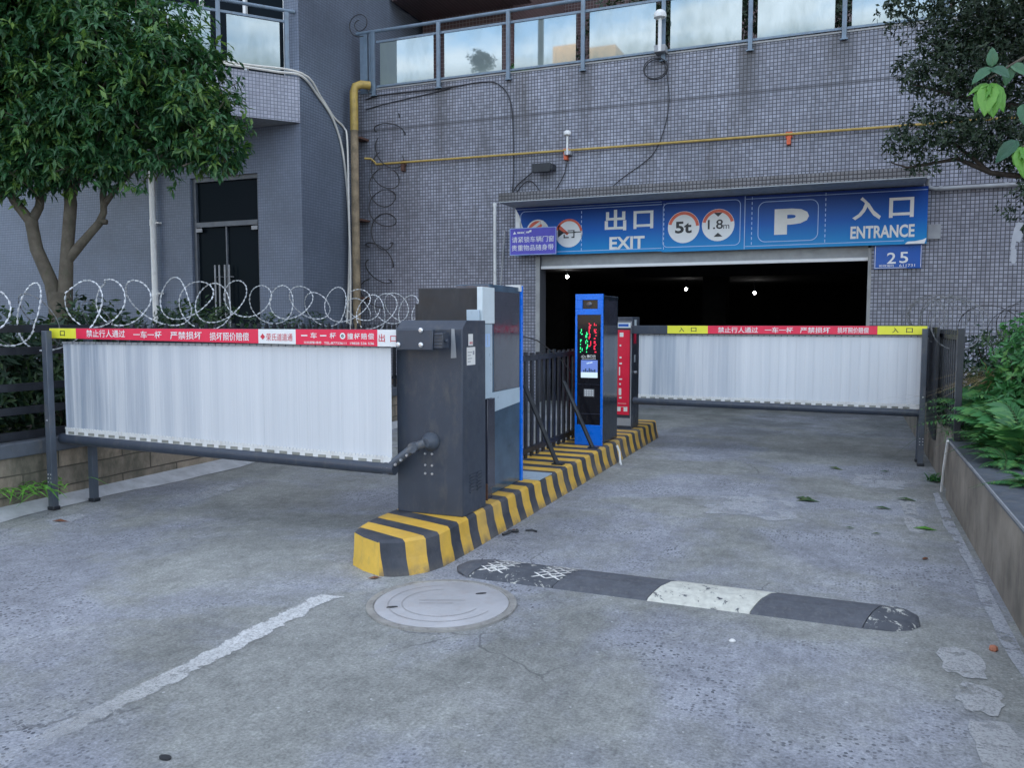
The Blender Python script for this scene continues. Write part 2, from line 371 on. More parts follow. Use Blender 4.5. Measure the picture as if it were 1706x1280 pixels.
M['mortar_thin'] = worn_paint('worn_cement_line', (.44, .46, .50), .42, 6)
M['faded_paint'] = worn_paint('faded_white_paint', (.50, .51, .52), .40, 6, None, .85)
M['splash'] = worn_paint('dried_white_splash', (.56, .58, .61), .45, 3.5, None, .7)
def stone_wall():
    t = NT('sandstone_blocks'); p = t.pos(); x, y, z = t.sep(p)[:3]
    br = t.n("TexBrick"); br.inputs['Scale'].default_value = 1; br.inputs['Mortar Size'].default_value = .006; br.inputs['Brick Width'].default_value = .62; br.inputs['Row Height'].default_value = .155
    br.inputs['Color1'].default_value = (.37, .30, .23, 1); br.inputs['Color2'].default_value = (.26, .225, .18, 1); br.inputs['Mortar'].default_value = (.10, .085, .07, 1)
    t.l(t.comb(y, t.math('ADD', z, t.math('MULTIPLY', t.noise(p, 2, 3), .03)), 0), br.inputs['Vector'])
    col = t.mix(1, br.outputs[0], t.ramp(t.noise(p, 5, 7, .7), (.25, .6), (.75, 1.3)), 'MULTIPLY')
    d = t.ramp(t.noise(t.mapv(p, (1, 1, .5)), 2.4, 8, .7), (.45, 0), (.62, .85)); col = t.mix(d, col, (.085, .085, .065))
    t.set(col, .9, 0, .25); t.bump(t.mix(.35, br.outputs[1], t.noise(p, 25, 6, .7)), .6, .012); return t.mat
M['stone'] = stone_wall()
M['render_wall'] = plain('weathered_stone_render', (.235, .205, .17), .9, 0, var=.4, scale=2.2, dirt=(.06, .056, .05), grain=.8)
def stripes():
    t = NT('hazard_stripes'); p = t.pos(); x, y, z = t.sep(p)[:3]
    k = t.ramp(t.math('DIVIDE', y, 10), (.40, .42), (.62, .04))
    s = t.math('ADD', y, t.math('MULTIPLY', t.math('ADD', x, 2.2), k))
    s = t.math('ADD', s, t.math('MULTIPLY', t.noise(p, 3, 2), .02))
    f = t.math('FRACT', t.math('DIVIDE', t.math('SUBTRACT', s, 3.903 - .268 * 10), .268))
    blk = t.math('LESS_THAN', f, .47)
    ye = t.ramp(t.noise(p, 6, 6, .7), (.3, (.62, .36, .045)), (.7, (.80, .50, .085)))
    bk = t.ramp(t.noise(p, 9, 6), (.3, (.035, .04, .052)), (.7, (.065, .072, .09)))
    col = t.mix(blk, ye, bk)
    dust = t.math('MULTIPLY', t.ramp(t.noise(p, 2.6, 8, .7), (.45, 0), (.75, .7)), t.ramp(t.math('DIVIDE', y, 10), (.4, .5), (.75, 1)))
    col = t.mix(dust, col, (.22, .20, .19))
    low = t.math('MULTIPLY', t.ramp(z, (.0, .9), (.06, 0)), t.ramp(t.noise(p, 14, 6, .7), (.4, .2), (.6, 1))); col = t.mix(low, col, (.13, .12, .11))
    chip = t.ramp(t.noise(p, 30, 8, .8), (.66, 0), (.69, .8)); col = t.mix(chip, col, (.26, .25, .24))
    t.set(col, .62, 0, .35); t.bump(t.noise(p, 40, 5), .25, .004); return t.mat
M['stripes'] = stripes()
M['hazard_yellow'] = plain('hazard_yellow_paint', (.76, .48, .075), .6, 0, var=.14, scale=6, dirt=(.35, .25, .10))
def curtain():
    t = NT('aluminium_slats'); p = t.pos(); x = t.sep(p)[0]
    v = t.comb(t.math('ADD', x, 3.3), 0, t.math('MULTIPLY', t.sep(p)[2], .03))
    col = t.ramp(t.noise(v, 5, 6, .65), (.3, (.63, .655, .69)), (.7, (.74, .76, .79)))
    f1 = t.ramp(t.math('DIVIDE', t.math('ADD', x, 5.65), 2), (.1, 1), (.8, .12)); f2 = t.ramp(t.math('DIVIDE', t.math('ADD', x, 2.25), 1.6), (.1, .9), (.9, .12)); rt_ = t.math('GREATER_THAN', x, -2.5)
    fo = t.mix(rt_, f1, f2); dark_refl = t.math('MULTIPLY', fo, t.ramp(t.noise(v, 9, 6, .7), (.40, .1), (.60, .95))); col = t.mix(dark_refl, col, (.33, .385, .47))  # dark surroundings mirrored in the left-end slats, put into the colour
    s2 = t.noise(t.comb(x, 0, 0), 95, 3, .7); col = t.mix(.5, col, t.ramp(s2, (.3, .86), (.7, 1.06)), 'MULTIPLY')
    t.set(col, .5, .15, .5); return t.mat
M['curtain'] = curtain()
def sign_blue():
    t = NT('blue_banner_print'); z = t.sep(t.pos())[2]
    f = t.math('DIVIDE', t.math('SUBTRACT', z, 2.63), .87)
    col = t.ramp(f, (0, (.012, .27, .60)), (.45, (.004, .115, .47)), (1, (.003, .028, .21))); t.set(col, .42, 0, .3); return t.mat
M['sign'] = sign_blue()
def glass(name, tint, refl, back, grime=False, fk=.4):
    t = NT(name); g = t.n("BsdfGlossy"); g.inputs['Roughness'].default_value = .02; g.inputs['Color'].default_value = (*tint, 1)
    d = t.n("BsdfDiffuse"); d.inputs['Color'].default_value = (*back, 1)
    lw = t.n("LayerWeight"); lw.inputs['Blend'].default_value = .35
    m1 = t.n("MixShader"); fr = t.math('ADD', t.math('MULTIPLY', lw.outputs['Fresnel'], fk), refl, True)
    if grime:
        zz = t.math('DIVIDE', t.math('SUBTRACT', t.sep(t.pos())[2], 5.85), 1); gr = t.math('MULTIPLY', t.ramp(t.math('ADD', zz, t.math('MULTIPLY', t.noise(t.pos(), 2.5, 5, .7), .35)), (.22, 1), (.55, 0)), .55)
        gr = t.math('ADD', gr, t.ramp(t.noise(t.mapv(t.pos(), (1, 1, .4)), 2.2, 6, .7), (.45, 0), (.75, .45)), True); fr = t.math('MULTIPLY', fr, t.math('SUBTRACT', 1, gr)); t.l(t.mix(gr, back, (.24, .29, .25)), d.inputs['Color'])
    t.l(fr, m1.inputs[0]); t.l(d.outputs[0], m1.inputs[1]); t.l(g.outputs[0], m1.inputs[2])
    t.l(m1.outputs[0], t.t.nodes["Material Output"].inputs[0])
    nz = t.n("Bump"); nz.inputs['Strength'].default_value = .015; t.l(t.noise(t.pos(), 1.2, 3), nz.inputs['Height']); t.l(nz.outputs[0], g.inputs['Normal'])
    return t.mat
M['pane'] = glass('film_backed_glass', (.60, .68, .70), .36, (.25, .30, .30), True)
M['win'] = glass('dark_window_glass', (.28, .32, .36), .0, (.008, .012, .016), False, .10)
def leafmat(name, a, b, c, rough=.42):
    t = NT(name); at = t.n("Attribute"); at.attribute_name = 'rnd'; f = at.outputs['Fac']
    col = t.ramp(f, (0, a), (.6, b), (1, c)); t.set(col, rough, 0, .45)
    tr = t.n("BsdfTranslucent"); t.l(t.mix(1, col, (1.2, 1.3, .6), 'MULTIPLY'), tr.inputs[0]); ms = t.n("MixShader"); ms.inputs[0].default_value = .22
    t.l(t.b.outputs[0], ms.inputs[1]); t.l(tr.outputs[0], ms.inputs[2]); t.l(ms.outputs[0], t.t.nodes["Material Output"].inputs[0]); return t.mat
M['leaf'] = leafmat('glossy_green_leaf', (.022, .076, .036), (.043, .138, .05), (.17, .28, .055))
M['leaf_dark'] = leafmat('small_dark_leaf', (.014, .03, .018), (.026, .05, .026), (.06, .09, .05))
M['leaf_hedge'] = leafmat('hedge_leaf', (.014, .035, .026), (.03, .07, .04), (.09, .15, .05))
M['leaf_fern'] = leafmat('fern_leaf', (.035, .13, .045), (.06, .21, .07), (.14, .30, .085))
M['leaf_bright'] = leafmat('fresh_leaf', (.09, .27, .035), (.13, .34, .05), (.20, .42, .08))
M['leaf_mid'] = leafmat('mid_leaf', (.03, .10, .06), (.05, .15, .08), (.09, .2, .1))
M['leaf_fall'] = leafmat('fallen_leaf', (.03, .09, .03), (.05, .11, .04), (.12, .15, .06))
M['leaf_brown'] = leafmat('dry_leaf', (.16, .06, .03), (.22, .09, .05), (.30, .14, .07), .7)

def nrm(a): return a / np.maximum(np.linalg.norm(a, axis=1, keepdims=True), 1e-9)
def leaf_mesh(P, D, U, Ln, Wd, fold=.12, droop=.15):
    """P base points, D directions, U leaf-up hints, one folded two-quad leaf each"""
    n = len(P); D = nrm(D); Sd = nrm(np.cross(D, U)); Up = np.cross(Sd, D)
    Ln = np.broadcast_to(Ln, (n,))[:, None]; Wd = np.broadcast_to(Wd, (n,))[:, None]
    b = P; mdl = P + D * Ln * .5 - Up * Wd * fold; tp = P + D * Ln - Up * Ln * droop
    l = P + D * Ln * .45 + Sd * Wd * .5 + Up * Wd * fold; r = P + D * Ln * .45 - Sd * Wd * .5 + Up * Wd * fold
    V = np.stack([b, r, tp, mdl, l], 1).reshape(-1, 3); i = np.arange(n)[:, None] * 5
    F = np.concatenate([i + np.array([0, 1, 2, 3]), i + np.array([0, 3, 2, 4])], 1).reshape(-1, 4); return V, F
def leaves(name, V, F, mat, parent, rnd=None):
    n = len(F); mb = MB(); mb.v = V; mb.f = F.tolist(); mb.m = [0] * n
    if rnd is None: rnd = np.repeat(RNG.random(n // 2), 2)
    return obj(name, mb, mat, parent, smooth=0, rnd=np.asarray(rnd, np.float32))
def rosettes(C, A, k, L, W, spread=1., lift=.25, jit=.02, droopz=.18, flat=0.):
    """k leaves around each twig end C with axis A"""
    n = len(C); A = nrm(A); t = nrm(np.cross(A, RNG.normal(size=(n, 3)))); b = np.cross(A, t); Ps = []; Ds = []; Us = []; R = []
    tw = RNG.random(n)
    for j in range(k):
        a = 2 * pi * j / k + RNG.random(n) * .7; rad = t * np.cos(a)[:, None] + b * np.sin(a)[:, None]
        d = rad * spread + A * (lift + RNG.random((n, 1)) * .6) + np.array([0, 0, -droopz]); Ps.append(C + RNG.normal(size=(n, 3)) * jit); Ds.append(d); Us.append(A * (1 - flat) + np.array([0, 0, flat * 1.4]) + RNG.normal(size=(n, 3)) * .25); R.append(np.clip(tw * .75 + RNG.random(n) * .3, 0, 1))
    P = np.concatenate(Ps); ln = L * (.7 + .5 * RNG.random(len(P))); V, F = leaf_mesh(P, np.concatenate(Ds), np.concatenate(Us), ln, ln * W)
    return V, F, np.repeat(np.concatenate(R), 2)
def blob_points(blobs, dens, shell=.55, bumpy=.12):
    Cs = []; As = []
    for (c, r) in blobs:
        c = np.array(c); n = int(dens * r ** 2.3); d = nrm(RNG.normal(size=(n, 3)))
        rr = r * (shell + (1 - shell) * RNG.random(n) ** .6)[:, None]
        lump = 1 + bumpy * np.sin(d[:, :1] * 7 + c[0] * 5) * np.cos(d[:, 2:] * 6 + c[1] * 3) + bumpy * .7 * np.sin(d[:, 1:2] * 13)
        Cs.append(c + d * rr * lump * np.array([1, 1, .9])); As.append(d + np.array([0, 0, .35]) + RNG.normal(size=(n, 3)) * .3)
    return np.concatenate(Cs), np.concatenate(As)

# ================================================================== SETTING: ground
g = MB(); g.quad((-90, -90, 0), (90, -90, 0), (90, 90, 0), (-90, 90, 0)); tag(obj('road', g, M['asphalt'], smooth=0), kind='structure')
def strip(name, pts_in, pts_out, h0, h1, mat):    # a mortar fillet along a wall foot
    mb = MB()
    for a, b, c, d in zip(pts_in, pts_in[1:], pts_out[1:], pts_out): mb.quad((a[0], a[1], h0), (b[0], b[1], h0), (c[0], c[1], h1), (d[0], d[1], h1))
    return tag(obj(name, mb, mat, smooth=0), kind='structure')
ys = [2 + .25 * k for k in range(48)]
M['mortar'] = plain('cement_fillet', (.42, .43, .45), .85, 0, var=.18, scale=6, dirt=(.28, .28, .27), grain=.3)
strip('kerb_strip', [(-5.80, y) for y in ys], [(-5.64 + .05 * sin(y * 2.3) + 0.02 * sin(y * 7), y) for y in ys], .075, .004, M['mortar'])
strip('kerb_strip', [(.75, y) for y in ys if y < 7.9], [(.69 - .012 * sin(y * 3.1) - .008 * sin(y * 8), y) for y in ys if y < 7.9], .005, .005, M['mortar_thin'])
def sheet(name, polys, mat, z=.004):
    mb = MB()
    for p in polys: mb.quad(*[(x, y, z) for x, y in p])
    return tag(obj(name, mb, mat, smooth=0), kind='structure')
sheet('lane_line', [[(-2.70, 1.2), (-2.40, 1.2), (-2.37, 3.60), (-2.66, 3.57)]], M['lane_paint'])
def ragged(x0, x1, y0, y1, seed):
    r_ = random.Random(seed); out = []
    for k in range(22):
        a = 2 * pi * k / 22; c_, n_ = cos(a), sin(a); q = 1 / max(abs(c_), abs(n_)) ** .8 * r_.uniform(.72, 1.06)
        out.append(((x0 + x1) / 2 + (x1 - x0) / 2 * c_ * q, (y0 + y1) / 2 + (y1 - y0) / 2 * n_ * q))
    return out
sheet('edge_marking', [ragged(*q, i) for i, q in enumerate(((.40, .58, 3.72, 4.06), (.42, .60, 3.38, 3.67), (.43, .62, 2.94, 3.34), (.45, .63, 2.4, 2.88), (.41, .56, 6.2, 6.7), (.42, .54, 6.75, 7.3)))], M['faded_paint'])
sheet('paint_splash', [ragged(-1.05, -.3, 6.2, 7.0, 21), ragged(.05, .55, 7.75, 8.5, 22), [(-5.40, 4.2), (-5.2, 4.1), (-5.2, 4.4), (-5.35, 4.45)], [(-5.0, 5.0), (-4.8, 4.9), (-4.9, 5.9), (-5.1, 6.0)]], M['splash'])

# ================================================================== BUILDING
B = thing('apartment_building', (-4, 14, 0), 'grey mosaic tiled building with the garage mouth and a wing with a balcony', 'building')  # walls carried far up and sideways out of view to shade the yard
YW = 14.0; XC = -9.047; YC = 12.31
f = MB()      # main facade with the garage opening, 0.3 m thick
x0, x1, zt = -5.157, .291, 2.5
f.box(XC, x0, YW, YW + .3, 0, 5.9); f.box(x1, 60, YW, YW + .3, 0, 5.9); f.box(x0, x1, YW, YW + .3, 2.75, 5.9)
f.v = [tuple(p) for p in f.v]
obj('facade', f, M['tile_x'], B, smooth=0)
for a in ((-5.24, x0 - .003, YW - .02, YW + .06, 0, 2.62), (x1 - .03, x1 + .02, YW - .012, YW + .1, 0, 2.6)): f = MB(); f.box(*a); obj('door_jamb', f, M['concrete'], B, bevel=.004)
f = MB(); f.box(x0, x1 - .03, YW + .06, YW + .1, 2.46, 2.76); sh = obj('roller_shutter', f, M['shutter'], B, smooth=0)
f = MB(); f.box(x0, x1 - .03, YW + .03, YW + .12, 2.405, 2.458); obj('bottom_bar', f, M['white'], sh, bevel=.006)
f = MB(); f.box(-5.62, .985, 13.18, YW, 3.50, 3.512); f.cm = 1; f.box(-5.62, .985, 13.18, YW, 3.512, 3.66); obj('canopy', f, [M['soffit'], M['tile_can']], B, smooth=0)
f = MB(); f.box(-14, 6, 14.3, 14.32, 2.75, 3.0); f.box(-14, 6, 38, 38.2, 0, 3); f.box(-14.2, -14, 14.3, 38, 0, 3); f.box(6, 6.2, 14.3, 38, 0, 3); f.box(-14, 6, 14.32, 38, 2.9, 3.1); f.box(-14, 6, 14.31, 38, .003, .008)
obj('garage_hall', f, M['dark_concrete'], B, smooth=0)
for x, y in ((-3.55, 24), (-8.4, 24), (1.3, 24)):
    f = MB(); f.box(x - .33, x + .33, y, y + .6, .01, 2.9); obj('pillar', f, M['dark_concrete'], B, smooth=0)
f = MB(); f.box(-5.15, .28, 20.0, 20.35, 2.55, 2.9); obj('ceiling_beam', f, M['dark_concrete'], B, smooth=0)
# wing: recessed lower wall, side wall, column
f = MB()
f.box(-60, -11.58, YC, YC + .3, 0, 5.0); f.box(-10.01, XC, YC, YC + .3, 0, 5.0); f.box(-11.58, -10.01, YC, YC + .3, 4.16, 5.0)
f.box(-60, -12.3, YC, YC + .3, 5.0, 32); f.box(-9.36, XC, YC, YC + .3, 5.0, 32); f.box(-12.3, -9.36, YC, YC + .3, 7.9, 32); f.box(-12.3, -9.36, YC, YC + .3, 5.0, 5.74)
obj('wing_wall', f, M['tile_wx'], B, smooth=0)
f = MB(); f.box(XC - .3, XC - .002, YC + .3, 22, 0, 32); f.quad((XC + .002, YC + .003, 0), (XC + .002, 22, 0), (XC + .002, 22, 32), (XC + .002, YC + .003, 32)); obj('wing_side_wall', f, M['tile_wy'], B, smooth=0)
# balcony on the wing: a slab whose edge swings out from the corner towards the left
bd = np.array([sin(radians(40.5)), cos(radians(40.5))])
p0 = np.array([XC, YC]); p1 = p0 - bd * 6.2
f = MB(); poly = [(p0[0] - .003, p0[1] - .003), (p1[0], p1[1]), (p1[0] - 3, YC - .003)]
f.prism(poly, (0, 0, 4.965), (1, 0, 0), (0, 1, 0), (0, 0, .78)); f.m[0] = f.m[1] = 1
obj('balcony', f, [M['tile_bal'], M['soffit']], B, smooth=0)
f = MB(); f.box(-12.3, -9.36, YC + .12, YC + .14, 5.74, 7.9); wn_ = obj('window', f, M['win'], B, smooth=0)
f = MB()
for x in (-12.3, -11.3, -10.3, -9.42): f.box(x, x + .06, YC + .06, YC + .118, 5.78, 7.86)
f.box(-12.3, -9.36, YC + .06, YC + .118, 5.742, 5.78); f.box(-12.3, -9.36, YC + .06, YC + .118, 7.86, 7.898); obj('frame', f, M['white_plastic'], wn_)
f = MB(); f.box(-11.9, -10.75, YC + .15, YC + .17, 5.76, 7.8); obj('curtain', f, M['offwhite'], wn_, smooth=0)
# glass door of the wing
f = MB(); f.box(-11.58, -10.01, YC + .11, YC + .13, .3, 4.16); dr = obj('glass_door', f, M['win'], B, smooth=0)
f = MB()
f.box(-11.58, -11.50, YC + .05, YC + .108, .3, 4.16); f.box(-10.06, -10.01, YC + .05, YC + .108, .3, 4.16); f.box(-11.50, -10.06, YC + .05, YC + .108, 4.08, 4.16); f.box(-11.5, -10.06, YC + .04, YC + .108, 3.24, 3.33)
f.box(-10.83, -10.80, YC + .07, YC + .108, .3, 3.24)
obj('frame', f, M['post_grey'], dr)
f = MB(); f.box(-11.5, -11.36, YC + .03, YC + .05, 3.15, 3.22); f.box(-10.2, -10.06, YC + .03, YC + .05, 3.15, 3.22); obj('closer', f, M['pvc_grey'], dr)
for x in (-11.03, -10.93, -10.80, -10.70):
    f = MB(); f.tube([(x, YC - .01, 1.35), (x, YC - .01, 2.52)], .016, 8); f.cyl((x, YC, 1.6), (x, YC + .11, 1.6), .012, 8); f.cyl((x, YC, 2.3), (x, YC + .11, 2.3), .012, 8); obj('handle', f, M['pvc_grey'], dr)
# terrace slab and upper storeys
f = MB(); f.box(XC, 7, YW + .3, 22, 5.6, 5.88); f.box(XC, 7, YW - .015, YW + .3, 5.90, 5.925); obj('terrace_slab', f, M['concrete'], B, smooth=0)
f = MB(); f.box(-8.9, -6.75, 16.6, 22, 5.9, 13); f.box(-6.75, 60, 20, 20.3, 5.9, 34); f.box(-8.98, -6.3, 15.4, 16.6, 8.12, 13); obj('upper_storey', f, M['tile_brown'], B, smooth=0)

# terrace railing
R_ = thing('terrace_railing', (-4, YW, 5.92), 'blue grey steel railing with pale reflecting glass panes along the terrace edge above the garage', 'railing')
PX = [-8.551 + 1.395 * k for k in range(11)]
f = MB(); f.tube([(-8.95, YW, 7.0), (7, YW, 7.0)], .032, 10); obj('handrail', f, M['rail_paint'], R_)
f = MB(); f.box(-8.5, 7, YW - .02, YW + .02, 6.775, 6.815); obj('mid_rail', f, M['rail_paint'], R_)
f = MB(); f.box(-8.5, 7, YW - .02, YW + .02, 5.945, 5.98); obj('bottom_rail', f, M['rail_paint'], R_)
for i, x in enumerate(PX):
    f = MB(); f.box(x - .034, x + .034, YW - .07, YW - .021, 5.78, 6.97); f.box(x - .06, x + .06, YW - .075, YW - .021, 5.78, 5.80); obj('post', f, M['rail_paint'], R_, bevel=.004)
    a = .10 if i else .16
    f = MB(); tl = random.uniform(-.006, .006); f.obox((x + .7 - (.02 if i else 0), YW - .002, 6.377), (.575, tl, 0), (0, .005, 0), (0, .004 + random.uniform(-.004, .004), .395)); obj('glass_pane', f, M['pane'], R_, smooth=0)
f = MB(); f.box(-8.86, -8.70, YW - .03, YW + .03, 5.85, 6.97); f.box(-8.66, -8.60, YW - .03, YW + .03, 5.85, 6.97); obj('end_post', f, M['rail_paint'], R_, bevel=.004)
# balcony railing of the wing, along the slanted slab edge
R2 = thing('balcony_railing', (p0[0] - bd[0], p0[1] - bd[1], 5.75), 'blue grey railing with one bright glass pane on the wing balcony behind the tree', 'railing')
def bp(s, off=0): q = p0 - bd * s; return (q[0] + bd[1] * off * -1, q[1] + bd[0] * off)
def bbox(mb, s0, s1, z0, z1, o0, o1):
    s, e = p0 - bd * s0, p0 - bd * s1; nrm_ = np.array([-bd[1], bd[0]])
    pts = [s + nrm_ * o0, e + nrm_ * o0, e + nrm_ * o1, s + nrm_ * o1]; mb.prism([tuple(q) for q in pts], (0, 0, z0), (1, 0, 0), (0, 1, 0), (0, 0, z1 - z0))
f = MB(); q0 = p0 - bd * .05; q1 = p0 - bd * 6.2; nb = np.array([-bd[1], bd[0]]) * .06; f.tube([(q0[0] + nb[0], q0[1] + nb[1], 6.87), (q1[0] + nb[0], q1[1] + nb[1], 6.87)], .03, 10); obj('handrail', f, M['rail_paint'], R2)
f = MB(); bbox(f, .2, 6.2, 6.66, 6.70, .04, .08); bbox(f, .2, 6.2, 5.80, 5.83, .04, .08); obj('rail', f, M['rail_paint'], R2)
for s in (.2, 1.34, 2.5, 3.7, 4.9):
    f = MB(); bbox(f, s - .035, s + .035, 5.75, 6.84, .02, .03999); obj('post', f, M['rail_paint'], R2)
    f = MB(); bbox(f, s + .12, s + 1.0, 5.84, 6.65, .055, .065); obj('glass_pane', f, M['pane'], R2, smooth=0)

# ================================================================== SIGNS ON THE FACADE
YS = 13.90
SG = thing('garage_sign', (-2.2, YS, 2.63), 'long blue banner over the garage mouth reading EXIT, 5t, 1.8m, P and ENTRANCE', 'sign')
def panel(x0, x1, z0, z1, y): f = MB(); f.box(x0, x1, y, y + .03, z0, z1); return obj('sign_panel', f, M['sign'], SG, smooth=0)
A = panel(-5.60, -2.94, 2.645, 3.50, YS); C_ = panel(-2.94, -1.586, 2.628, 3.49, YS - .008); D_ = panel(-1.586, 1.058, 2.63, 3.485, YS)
def rr(mb, x0, x1, z0, z1, y, t=.011, r=.09, sides='lrtb'):       # rounded outline
    pts = []
    for cx, cz, a in ((x1 - r, z1 - r, 0), (x0 + r, z1 - r, 90), (x0 + r, z0 + r, 180), (x1 - r, z0 + r, 270)):
        for k in range(6): q = radians(a + k * 18); pts.append((cx + r * cos(q), cz + r * sin(q), q))
    for (a, b, q), (c, d, s) in zip(pts, pts[1:] + pts[:1]):
        mb.quad((a - t * cos(q), y, b - t * sin(q)), (a, y, b), (c, y, d), (c - t * cos(s), y, d - t * sin(s)))
def dash(mb, x, z0, z1, y):
    z = z0
    while z < z1: mb.quad((x, y, z), (x + .012, y, z), (x + .012, y, z + .045), (x, y, z + .045)); z += .08
y = YS - .003
f = MB(); rr(f, -5.50, -2.80, 2.69, 3.43, y); dash(f, -4.36, 2.70, 3.36, y); f.quad((-5.58, y, 3.462), (-2.95, y, 3.462), (-2.95, y, 3.470), (-5.58, y, 3.470))
f.v = [(min(p[0], -2.945), p[1], p[2]) for p in f.v]; obj('outline', f, M['ltblue'], A, smooth=0)
f = MB(); f.quad((-5.597, y, 3.49), (-5.52, y, 3.36), (-5.47, y, 3.18), (-5.44, y, 3.13), (-5.45, y, 3.05), (-5.597, y, 3.05)); f.quad((-5.30, y, 2.648), (-4.9, y, 2.648), (-4.9, y, 2.662), (-5.33, y, 2.662)); obj('torn_patch', f, M['white'], A, smooth=0)
f = MB(); f.text('出', (-3.935, -3.555, 3.02, 3.375), (0, y, 0), bold=.022); f.text('口', (-3.43, -3.09, 3.035, 3.335), (0, y, 0), bold=.022); f.text('EXIT', (-3.85, -3.235, 2.70, 2.915), (0, y, 0), bold=.03); obj('lettering', f, M['offwhite'], A, smooth=0)
# two round marks on the left panel
f = MB(); f.disc((-5.17, y, 3.06), .215); f.cm = 1; f.disc((-5.17, y - .002, 3.06), .19)
f.cm = 0; yy = y - .004
f.quad((-5.30, yy, 3.13), (-5.26, yy, 3.10), (-5.10, yy, 3.20), (-5.13, yy, 3.24)); f.quad((-5.13, yy, 3.22), (-5.03, yy, 3.12), (-4.99, yy, 3.16), (-5.07, yy, 3.26)); f.quad((-5.10, yy, 3.13), (-5.02, yy, 3.10), (-5.0, yy, 3.13), (-5.08, yy, 3.17)); f.quad((-5.35, yy, 3.06), (-5.30, yy, 3.04), (-5.28, yy, 3.08), (-5.33, yy, 3.1))
obj('round_mark', f, [M['offwhite'], M['orange']], A, smooth=0)
cx, cz = -4.585, 3.012
f = MB(); f.disc((cx, y, cz), .248); f.cm = 1; f.disc((cx, y - .002, cz), .246, 30, a0=radians(8), a1=radians(165), r_in=.208)
f.quad((cx - .215, y - .002, cz + .10), (cx - .18, y - .002, cz + .155), (cx - .0, y - .002, cz + .0), (cx - .03, y - .002, cz - .035))
f.cm = 2; yy = y - .004
f.quad((cx - .20, yy, cz + .09), (cx - .10, yy, cz + .02), (cx - .10, yy, cz - .0), (cx - .20, yy, cz - .07))
for a in ((-.10, .13, .0, .018), (-.02, .10, .035, .05), (.085, .105, -.07, .05), (-.095, -.075, -.08, -.02), (-.095, .0, -.085, -.065), (.05, .105, -.085, -.065), (.105, .225, .005, .022)): f.quad((cx + a[0], yy, cz + a[2]), (cx + a[1], yy, cz + a[2]), (cx + a[1], yy, cz + a[3]), (cx + a[0], yy, cz + a[3]))
obj('no_horn_mark', f, [M['white'], M['orange'], M['ink']], A, smooth=0)
# weight and height limits
y = YS - .011
f = MB(); rr(f, -2.93, -1.66, 2.70, 3.44, y); f.v = [(max(p[0], -2.925), p[1], p[2]) for p in f.v]; dash(f, -2.915, 2.67, 3.44, y); f.quad((-1.60, y, 2.63), (-1.588, y, 2.63), (-1.588, y, 3.49), (-1.60, y, 3.49)); obj('outline', f, M['ltblue'], C_, smooth=0)
for cx, kind in ((-2.578, 0), (-2.016, 1)):
    cz = 3.028 + .012 * kind
    f = MB(); f.disc((cx, y, cz), .262); f.cm = 1; f.disc((cx, y - .002, cz), .255, 30, a0=radians(12 - 8 * (1 - kind)), a1=radians(168), r_in=.205); f.cm = 2; yy = y - .004
    if kind == 0: f.text('5t', (cx - .14, cx + .135, cz - .10, cz + .095), (0, yy, 0), bold=.03)
    else:
        f.text('1.8', (cx - .165, cx + .08, cz - .065, cz + .09), (0, yy, 0), bold=.012); f.text('m', (cx + .085, cx + .18, cz - .065, cz + .0), (0, yy, 0))
        f.quad((cx - .07, yy, cz + .20), (cx, yy, cz + .135), (cx + .07, yy, cz + .20)); f.quad((cx - .07, yy, cz - .19), (cx + .075, yy, cz - .19), (cx, yy, cz - .125))
    o = obj('limit_mark', f, [M['white'], M['orange'], M['ink']], C_, smooth=0)
y = YS - .003
f = MB(); rr(f, -1.39, -.475, 2.735, 3.38, y, r=.12); dash(f, -1.49, 2.70, 3.43, y); dash(f, -.38, 2.70, 3.43, y); f.quad((-1.58, y, 2.672), (.75, y, 2.68), (.75, y, 2.69), (-1.58, y, 2.682)); f.quad((-1.58, y, 3.43), (1.05, y, 3.43), (1.05, y, 3.438), (-1.58, y, 3.438)); obj('outline', f, M['ltblue'], D_, smooth=0)
f = MB(); f.text('P', (-1.135, -.615, 2.845, 3.25), (0, y, 0), bold=.05); f.text('入', (.015, .42, 3.02, 3.37), (0, y, 0), bold=.022); f.text('口', (.53, .87, 3.035, 3.335), (0, y, 0), bold=.022); f.text('ENTRANCE', (-.005, .89, 2.735, 2.93), (0, y, 0), bold=.03); obj('lettering', f, M['offwhite'], D_, smooth=0)
f = MB(); f.quad((.76, y, 2.632), (1.03, y, 2.632), (1.055, y, 2.715), (1.0, y, 2.69), (.9, y, 2.672), (.8, y, 2.668)); obj('torn_corner', f, M['white'], D_, smooth=0)
f = MB(); f.box(1.065, 1.25, YW - .03, YW, 2.70, 2.92); tag(obj('junction_plate', f, M['pvc_grey'], bevel=.004), 'small plain grey plate on the wall at the right end of the blue banner', 'plate')
# purple notice
yn = 13.72
NB = thing('notice_board', (-5.2, yn, 2.65), 'purple notice board in front of the left end of the blue banner', 'sign')
f = MB(); f.box(-5.635, -4.755, yn, yn + .02, 2.64, 3.118); obj('board', f, M['purple'], NB, smooth=0)
f = MB()
for a in ((-5.632, -4.758, 2.643, 2.652), (-5.632, -4.758, 3.106, 3.115), (-5.632, -5.623, 2.652, 3.106), (-4.767, -4.758, 2.652, 3.106)): f.quad((a[0], yn - .003, a[2]), (a[1], yn - .003, a[2]), (a[1], yn - .003, a[3]), (a[0], yn - .003, a[3]))
obj('border', f, M['ltblue'], NB, smooth=0)
f = MB(); y = yn - .004; f.text('请紧锁车辆门窗', (-5.59, -4.80, 2.86, 2.965), (0, y, 0), bold=.004); f.text('贵重物品随身带', (-5.595, -4.805, 2.715, 2.82), (0, y, 0), bold=.004); obj('lettering', f, M['white'], NB, smooth=0)
